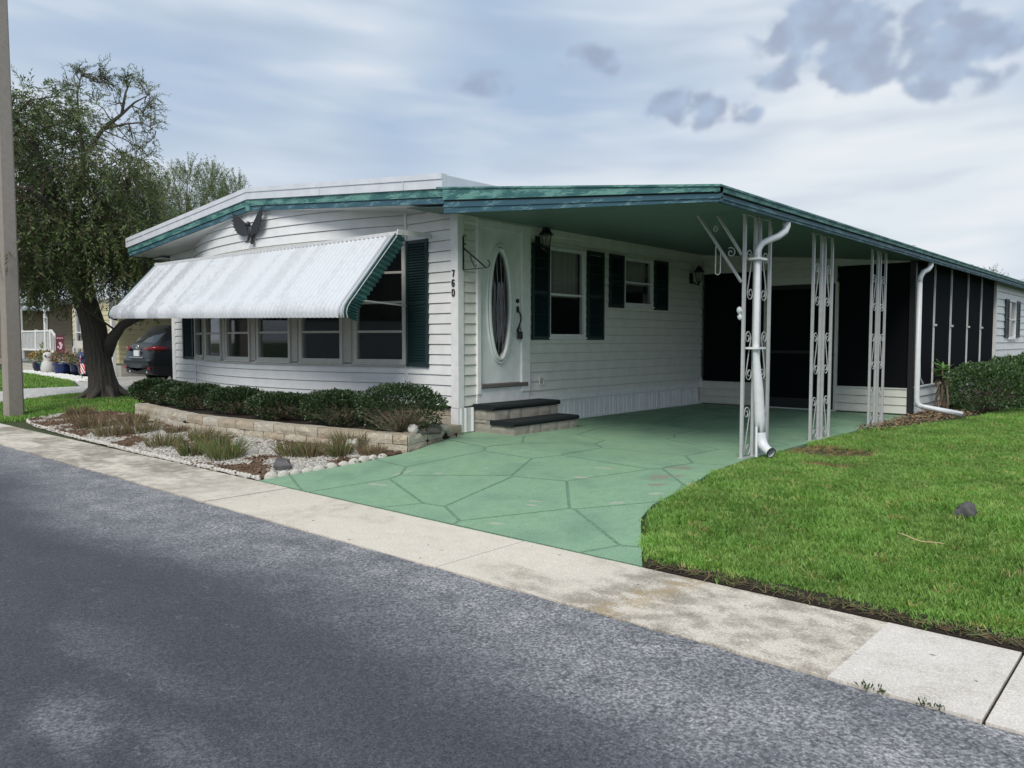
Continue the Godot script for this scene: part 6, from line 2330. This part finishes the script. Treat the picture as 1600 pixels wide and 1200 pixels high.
func car() -> void:
	var at := Vector3(-22.25, 0.226, -9.32)
	var c := thing("parked_car", "dark grey SUV parked nose-in on the neighbour's driveway", "car", at + Vector3(0, 0, -2.3))
	# stations: distance from tail, bottom, belt half width, belt height, roof half width, roof height
	var s := [[0.0, 0.46, 0.70, 0.70, 0.55, 0.74], [0.04, 0.34, 0.84, 0.78, 0.66, 0.84], [0.10, 0.30, 0.89, 0.98, 0.70, 1.06], [0.22, 0.27, 0.915, 1.06, 0.69, 1.16], [0.40, 0.25, 0.92, 1.07, 0.65, 1.36], [0.58, 0.24, 0.92, 1.07, 0.61, 1.56], [0.72, 0.24, 0.92, 1.07, 0.60, 1.64], [1.3, 0.23, 0.92, 1.05, 0.60, 1.68], [2.1, 0.23, 0.92, 1.03, 0.60, 1.67], [2.75, 0.23, 0.92, 1.01, 0.60, 1.58], [3.4, 0.24, 0.915, 1.0, 0.72, 1.10], [3.95, 0.25, 0.89, 0.94, 0.70, 1.0], [4.35, 0.30, 0.82, 0.80, 0.62, 0.88], [4.5, 0.40, 0.70, 0.62, 0.55, 0.66]]
	var paint := S(true); var glass := S(true); var clad := S()
	var ring := func(e: Array) -> Array:
		var out := []
		var half := [Vector2(0, e[1]), Vector2(e[2] * 0.93, e[1]), Vector2(e[2] * 0.985, lerpf(e[1], e[3], 0.35)), Vector2(e[2], lerpf(e[1], e[3], 0.72)), Vector2(e[2] * 0.97, e[3]), Vector2(lerpf(e[2], e[4], 0.9), lerpf(e[3], e[5], 0.86)), Vector2(e[4] * 0.8, e[5] - 0.004), Vector2(0, e[5] + 0.012)]
		for h in half: out.append(at + Vector3(h.x, h.y, -e[0]))
		return out
	for side in [1, -1]:
		for i in s.size() - 1:
			var a: Array = ring.call(s[i]); var b: Array = ring.call(s[i + 1])
			for k in 7:
				var q := [a[k], b[k], b[k + 1], a[k + 1]]
				if side < 0:
					for n in 4: q[n] = Vector3(2 * at.x - q[n].x, q[n].y, q[n].z)
					q.reverse()
				var target := paint
				if k == 4 and i >= 6 and i <= 9: target = glass
				if (k >= 5 and (i in [3, 4] or i == 9)) or (k == 6 and i == 5): target = glass
				if k <= 1: target = clad
				quad(target, q[0], q[1], q[2], q[3])
		for e in [[0, false], [s.size() - 1, true]]:
			var a: Array = ring.call(s[e[0]])
			for k in 7:
				var m := Vector3(at.x, lerpf(s[e[0]][1], s[e[0]][5], 0.5), at.z - s[e[0]][0])
				var p0: Vector3 = a[k]; var p1: Vector3 = a[k + 1]
				if side < 0:
					p0.x = 2 * at.x - p0.x; p1.x = 2 * at.x - p1.x
				if (side > 0) != e[1]: tri(paint, m, p0, p1)
				else: tri(paint, m, p1, p0)
	obj("body", paint, mats.car_paint, c)
	obj("windows", glass, mats.car_glass, c)
	obj("lower_cladding", clad, mats.car_black, c)
	for side in [-1, 1]:
		for z in [0.93, 3.6]:
			var w := node("wheel", at + Vector3(side * 0.80, 0.35, -z), c)
			var st := S(true)
			lathe_x(st, at + Vector3(side * 0.80 - 0.115, 0.35, -z), [[0.22, 0.0], [0.33, 0.0], [0.352, 0.03], [0.352, 0.20], [0.33, 0.23], [0.22, 0.23]], 24)
			obj("tyre", st, mats.rubber, w)
			st = S()
			lathe_x(st, at + Vector3(side * 0.80 - 0.10, 0.35, -z), [[0.0, 0.0], [0.23, 0.0], [0.23, 0.19], [0.16, 0.17], [0.0, 0.19]], 20)
			obj("rim", st, mats.rim, w)
		# tail lamps, reflectors, exhausts
		var st := S(true)
		var pts := [Vector3(side * 0.42, 0.985, 0.0), Vector3(side * 0.66, 1.0, -0.06), Vector3(side * 0.84, 1.005, -0.13), Vector3(side * 0.925, 1.0, -0.32), Vector3(side * 0.93, 1.0, -0.5)]
		var w3 := []
		for p in pts: w3.append(at + p)
		tube(st, w3, [0.018, 0.05, 0.07, 0.055, 0.012], 8)
		obj("tail_lamp", st, mats.tail_red, c)
		st = S()
		cbx(st, at + Vector3(side * 0.74 - 0.10, 0.44, -0.04), at + Vector3(side * 0.74 + 0.08, 0.49, 0.005), 0.008)
		obj("reflector", st, mats.tail_red, c)
		st = S(true)
		tube(st, [at + Vector3(side * 0.55, 0.36, -0.15), at + Vector3(side * 0.55, 0.34, -0.02)], 0.034, 10)
		obj("exhaust", st, mats.rim, c)
		st = S(true)
		blob(st, at + Vector3(side * 1.02, 1.08, -3.05), Vector3(0.10, 0.075, 0.06), 8, 6)
		obj("mirror", st, mats.car_paint, c)
	var st := S()
	cbx(st, at + Vector3(-0.16, 0.79, -0.03), at + Vector3(0.16, 0.95, 0.012), 0.004)
	obj("licence_plate", st, mats.plate, c)
	st = S()
	cbx(st, at + Vector3(-0.45, 0.735, -0.02), at + Vector3(0.45, 0.765, 0.035), 0.008)
	obj("chrome_strip", st, mats.chrome, c)
	st = S()
	cbx(st, at + Vector3(-0.84, 0.53, -0.12), at + Vector3(0.84, 0.72, 0.03), 0.05)
	obj("bumper", st, mats.car_paint, c)
	st = S(true)
	var em := []
	for i in 17:
		var a := TAU * i / 16.0
		em.append(at + Vector3(0.07 * cos(a), 1.045 + 0.052 * sin(a), -0.03))
	tube(st, em, 0.009, 6, false)
	tube(st, [at + Vector3(-0.06, 1.06, -0.03), at + Vector3(0, 1.02, -0.025), at + Vector3(0.06, 1.06, -0.03)], 0.008, 5)
	obj("badge", st, mats.chrome, c)

# ------------------------------------------------------------------ trees
func strand(L: Leaves, tw: SurfaceTool, p: Vector3, dir: Vector3, segs: int, seg: float, droop: float, leaf: float, per: int, cols: Array, woody: bool) -> void:
	var line := [p]
	for i in segs:
		dir = (dir + Vector3(0, -droop, 0) + rv() * 0.16).normalized()
		p += dir * seg
		line.append(p)
		for k in per:
			var side := dir.cross(rv()).normalized()
			var ld := (dir * 0.75 + side * rng.randf_range(0.5, 1.0)).normalized()
			var col: Color = cols[rng.randi() % cols.size()]
			var g := rng.randf_range(0.7, 1.3)
			L.leaf(p - dir * seg * rng.randf(), ld, ld.cross(rv()).normalized(), leaf * rng.randf_range(0.75, 1.25), leaf * 0.2, Color(col.r * g, col.g * g, col.b * g))
	if woody and line.size() > 3:
		tube(tw, [line[0], line[line.size() / 2], line[line.size() - 1]], [0.007, 0.005, 0.003], 3, false)

func nearest_on(limbs: Array, p: Vector3) -> Vector3:
	var best := 1e9
	var at := p
	for l in limbs:
		for q in l:
			if q.y > p.y + 0.4: continue
			var d: float = q.distance_squared_to(p)
			if d < best:
				best = d; at = q
	return at

func trees() -> void:
	# big weeping bottlebrush tree on the lawn
	var base := Vector3(-17.85, 0.2, -6.8)
	var t := thing("bottlebrush_tree", "big rough-barked tree with weeping foliage beside the street corner of the house", "tree", base)
	var v := Vector3(base.x, 0, base.z).normalized()
	var r := Vector3(-v.z, 0, v.x)
	var P := func(a: float, y: float, d: float) -> Vector3: return Vector3(base.x, y, base.z) + r * a + v * d
	var st := S(true)
	var path := [[-0.02, 0.05, 0.0], [-0.03, 0.3, 0.0], [-0.06, 0.65, 0.0], [-0.12, 1.06, 0.02], [-0.20, 1.75, 0.05], [-0.36, 2.43, 0.08], [-0.47, 3.24, 0.1], [-0.55, 3.9, 0.1]]
	var rad := [0.42, 0.32, 0.265, 0.245, 0.24, 0.22, 0.175, 0.13]
	gnarled(st, P, path, rad, 20)
	obj("trunk", st, mats.bark, t)
	var limbs := []
	var limb_defs := [
		[[[0.0, 1.15, 0.0], [0.16, 1.5, -0.1], [0.36, 1.78, -0.15], [0.70, 1.97, -0.1], [1.12, 2.09, 0.0], [1.5, 2.15, 0.2]], [0.17, 0.13, 0.10, 0.085, 0.06, 0.03]],
		[[[-0.52, 3.6, 0.1], [-0.40, 4.5, 0.1], [-0.27, 5.35, 0.0], [0.08, 5.92, -0.1], [0.46, 6.3, -0.1], [0.72, 6.61, 0.0], [1.04, 6.86, 0.1]], [0.11, 0.075, 0.055, 0.045, 0.034, 0.02, 0.008]],
		[[[-0.27, 5.3, 0.0], [-0.36, 6.1, 0.1], [-0.37, 6.7, 0.1], [-0.25, 7.2, 0.1]], [0.045, 0.028, 0.017, 0.007]],
		[[[-0.55, 3.8, 0.1], [-0.9, 4.68, -0.3], [-1.21, 5.5, -0.5], [-1.54, 6.04, -0.6]], [0.12, 0.09, 0.06, 0.025]],
		[[[-0.50, 3.4, 0.1], [-1.03, 4.0, 0.5], [-1.48, 4.3, 0.9]], [0.11, 0.08, 0.03]],
		[[[-0.48, 3.6, 0.1], [0.04, 4.15, -0.4], [0.54, 4.54, -0.6], [0.81, 4.4, -0.6]], [0.09, 0.065, 0.04, 0.02]],
		[[[-0.45, 3.2, 0.1], [-0.3, 3.9, 0.9], [0.1, 4.4, 1.5], [0.4, 4.5, 1.9]], [0.10, 0.07, 0.05, 0.02]],
		[[[-0.45, 3.1, 0.1], [-0.7, 3.7, -0.8], [-1.0, 4.2, -1.5], [-1.2, 4.3, -1.9]], [0.10, 0.07, 0.05, 0.02]],
		[[[0.08, 5.92, -0.1], [0.5, 6.05, -0.3], [0.85, 6.1, -0.4], [1.1, 5.95, -0.4]], [0.026, 0.02, 0.013, 0.006]],
		[[[0.46, 6.3, -0.1], [0.55, 6.8, 0.0], [0.70, 7.2, 0.1]], [0.035, 0.022, 0.008]]]
	for e in limb_defs:
		var pts := []
		for q in e[0]: pts.append(P.call(q[0], q[1], q[2]))
		st = S(true)
		tube(st, pts, e[1], 8)
		obj("limb", st, mats.bark, t)
		var fine := []
		for i in pts.size() - 1:
			for k in 4: fine.append(pts[i].lerp(pts[i + 1], k / 4.0))
		fine.append(pts[-1])
		limbs.append(fine)
	var L := Leaves.new()
	var tw := S()
	var olive := [Color(0.075, 0.118, 0.032), Color(0.055, 0.092, 0.026), Color(0.11, 0.155, 0.042), Color(0.11, 0.092, 0.048)]
	var fresh := [Color(0.13, 0.195, 0.06), Color(0.09, 0.14, 0.045), Color(0.17, 0.22, 0.085)]
	var dense := [[-1.54, 6.04], [-1.08, 6.2], [-0.68, 6.1], [-1.33, 5.42], [-0.82, 5.48], [-1.57, 4.75], [-1.07, 4.67], [-0.55, 4.71], [-0.07, 4.82], [-1.49, 3.98], [-0.92, 3.89], [-0.39, 3.92], [0.1, 4.09], [0.54, 4.5], [-1.4, 3.2], [-0.88, 3.2], [0.12, 3.37], [0.57, 3.39], [-1.19, 2.84], [-0.79, 2.75], [-1.53, 2.8], [0.30, 2.85], [0.69, 3.0], [0.30, 4.9], [0.61, 4.75], [-0.52, 5.58], [-0.2, 3.3], [0.35, 3.9], [0.75, 3.7], [0.95, 3.3], [0.85, 4.1], [1.0, 2.85], [-1.9, 5.2], [-1.9, 4.2], [-1.9, 3.3], [-2.1, 5.8]]
	for e in dense:
		for d in [-1.25, -0.45, 0.45, 1.3]:
			var c: Vector3 = P.call(e[0] + rng.randf_range(-0.2, 0.2), e[1] + rng.randf_range(-0.2, 0.25), d + rng.randf_range(-0.3, 0.3))
			var root := nearest_on(limbs, c)
			tube(tw, [root, root.lerp(c, 0.5) + Vector3(0, 0.15, 0) + rv() * 0.1, c], [0.024, 0.015, 0.008], 4, false)
			var thick := 30 if e[1] < 5.3 else 21
			if e[0] > 0.25: thick = 21
			for k in thick:
				var off := rv()
				strand(L, tw, c + off * Vector3(0.36, 0.26, 0.36), (off * Vector3(1, 0.3, 1) + Vector3(0, 0.35, 0)).normalized(), rng.randi_range(7, 12) if e[1] < 5.0 else rng.randi_range(6, 9), 0.075, 0.36 if e[1] < 5.0 else 0.2, 0.10, 3, fresh if (e[1] > 5.3 and off.y > 0.0) or k % 6 == 0 else olive, k % 3 == 0)
	# foliage at the end of the low limb, by the awning
	for e in [[0.95, 2.25, 0.0], [1.3, 2.3, 0.1], [1.6, 2.3, 0.2], [0.6, 2.2, -0.1]]:
		var c: Vector3 = P.call(e[0], e[1], e[2])
		for k in 16: strand(L, tw, c + rv() * 0.2, (rv() + Vector3(0, 0.2, 0)).normalized(), 7, 0.06, 0.3, 0.085, 3, olive, k % 3 == 0)
	var sparse := [[-0.42, 7.1, 1.2], [-0.2, 7.3, 1.2], [-0.0, 7.2, 1.1], [-0.61, 6.82, 0.9], [0.67, 7.2, 0.9], [0.92, 7.15, 1.0], [1.17, 6.95, 1.0], [0.91, 6.6, 0.8], [1.15, 6.3, 0.7], [0.80, 5.95, 0.7], [-0.02, 6.6, 0.8], [0.35, 6.75, 0.6], [0.15, 6.26, 0.7], [-0.5, 6.44, 1.1], [-0.25, 6.0, 1.0], [1.15, 5.85, 0.6], [0.55, 6.2, 0.6], [0.4, 5.6, 0.5], [0.75, 5.2, 0.7], [0.95, 4.9, 0.6]]
	for e in sparse:
		for q in 2:
			var c: Vector3 = P.call(e[0] * 0.93 + rng.randf_range(-0.12, 0.12), e[1] - 0.22 + rng.randf_range(-0.1, 0.1), rng.randf_range(-0.45, 0.45))
			var root := nearest_on(limbs, c)
			tube(tw, [root, root.lerp(c, 0.5) + rv() * 0.12, c], [0.016, 0.011, 0.006], 4, false)
			for k in int(12 * e[2]):
				strand(L, tw, c + rv() * 0.10, (rv() + (c - root).normalized() * 0.8 + Vector3(0, 0.35, 0)).normalized(), rng.randi_range(5, 9), 0.055, 0.10, 0.075, 2, fresh if rng.randf() < 0.6 else olive, true)
	inst("crown", L.mesh(), mats.leaf, t)
	obj("twigs", tw, mats.twig, t)
	# roots and bare soil at its foot
	st = S(true)
	for a in [-1.9, -0.9, 0.1, 0.9, 2.0]:
		var d := Vector3(cos(a), 0, sin(a))
		tube(st, [base + d * 0.22 + Vector3(0, 0.22, 0), base + d * 0.45 + Vector3(0, 0.06, 0), base + d * 0.65 + Vector3(0, -0.02, 0)], [0.10, 0.05, 0.015], 7)
	obj("roots", st, mats.bark, t)
	# lighter tree far behind the neighbours
	broad_tree("broadleaf_tree", "pale green feathery tree rising behind the roof's far eave", Vector3(-40, 0.2, -19.4), [[-1.77, 8.0], [-1.15, 8.7], [-0.53, 9.3], [0.25, 9.9], [1.34, 9.85], [1.0, 9.1], [1.78, 8.9], [2.4, 9.45], [0.06, 8.5], [-0.87, 7.9], [0.66, 8.0], [-1.6, 8.6], [0.03, 7.4], [-0.73, 7.2], [-1.49, 7.2], [1.5, 7.9], [2.2, 8.4], [-2.2, 7.4], [-2.4, 6.6], [-1.2, 6.4], [0.2, 6.4]], 6.4)
	broad_tree("broadleaf_tree", "tree top just showing over the carport roof", Vector3(-9.0, 0.2, -43.5), [[-1.0, 3.75], [-0.4, 3.9], [0.1, 3.95], [0.7, 3.8], [1.1, 3.9], [0.0, 3.2], [1.0, 3.2], [-1.0, 3.1]], 2.8)
	broad_tree("broadleaf_tree", "dark round tree down the street behind the utility pole", Vector3(-46, 0.2, -10.5), [[-2, 4.5], [-1, 5.5], [0, 6], [1, 5.5], [2, 4.6], [0, 4.5], [-1, 3.8], [1, 3.8], [0.3, 5.2]], 3.5)

func broad_tree(called: String, label: String, base: Vector3, spots: Array, fork: float) -> void:
	var t := thing(called, label, "tree", base, "trees behind the houses")
	var v := Vector3(base.x, 0, base.z).normalized()
	var r := Vector3(-v.z, 0, v.x)
	var st := S(true)
	var top := base + Vector3(0, fork - 0.6, 0)
	tube(st, [base + Vector3(0, -0.1, 0), base + Vector3(0, 1.2, 0), top], [0.30, 0.22, 0.14], 9)
	obj("trunk", st, mats.bark, t)
	var L := Leaves.new()
	var tw := S()
	var cols := [Color(0.13, 0.185, 0.055), Color(0.085, 0.135, 0.04), Color(0.18, 0.24, 0.08), Color(0.06, 0.09, 0.028)]
	for e in spots:
		for d in [-1.1, 0.0, 1.1]:
			var c: Vector3 = Vector3(base.x, e[1], base.z) + r * (e[0] + rng.randf_range(-0.2, 0.2)) + v * (d + rng.randf_range(-0.4, 0.4)) + Vector3(0, rng.randf_range(-0.2, 0.2), 0)
			tube(tw, [top - Vector3(0, rng.randf() * 0.8, 0), top.lerp(c, 0.55) + Vector3(0, 0.2, 0), c], [0.05, 0.03, 0.01], 4, false)
			for k in 26:
				var off := rv()
				strand(L, tw, c + off * 0.45, (off * 0.7 + Vector3(0, 0.9, 0)).normalized(), 7, 0.10, 0.03, 0.13, 3, cols, k % 4 == 0)
	inst("crown", L.mesh(), mats.leaf, t)
	obj("twigs", tw, mats.twig, t)

func gnarled(st: SurfaceTool, P: Callable, path: Array, rad: Array, sides: int) -> void:
	# furrowed trunk: ridges run up the stem and wander
	var nz := FastNoiseLite.new(); nz.seed = 4; nz.frequency = 1.0; nz.fractal_octaves = 3
	var rings := []
	var n := 44
	for i in n + 1:
		var f := float(i) / n * (path.size() - 1)
		var a := mini(int(f), path.size() - 2)
		var k := f - a
		var q0: Array = path[a]; var q1: Array = path[a + 1]
		var c: Vector3 = P.call(lerpf(q0[0], q1[0], k), lerpf(q0[1], q1[1], k), lerpf(q0[2], q1[2], k))
		var rr := lerpf(rad[a], rad[a + 1], k)
		var ring := []
		var m := sides * 3
		for s in m:
			var t := TAU * s / m
			var w := t + 0.25 * nz.get_noise_2d(c.y * 0.7, 3.0)
			var ridge := absf(fmod(w * 19.0 / TAU + 100.0 + 0.35 * nz.get_noise_2d(c.y * 2.2, s * 0.15), 1.0) - 0.5) * 2.0
			var bulge := 1.0 + 0.10 * nz.get_noise_3d(cos(t) * 0.9, c.y * 0.7, sin(t) * 0.9) + 0.15 * (ridge - 0.5) + 0.05 * nz.get_noise_3d(cos(t) * 5, c.y * 4, sin(t) * 5)
			ring.append(c + Vector3(cos(t), 0, -sin(t)) * rr * bulge)
		rings.append(ring)
	for i in n:
		for s in rings[0].size():
			var s2: int = (s + 1) % rings[0].size()
			quad(st, rings[i][s], rings[i][s2], rings[i + 1][s2], rings[i + 1][s])
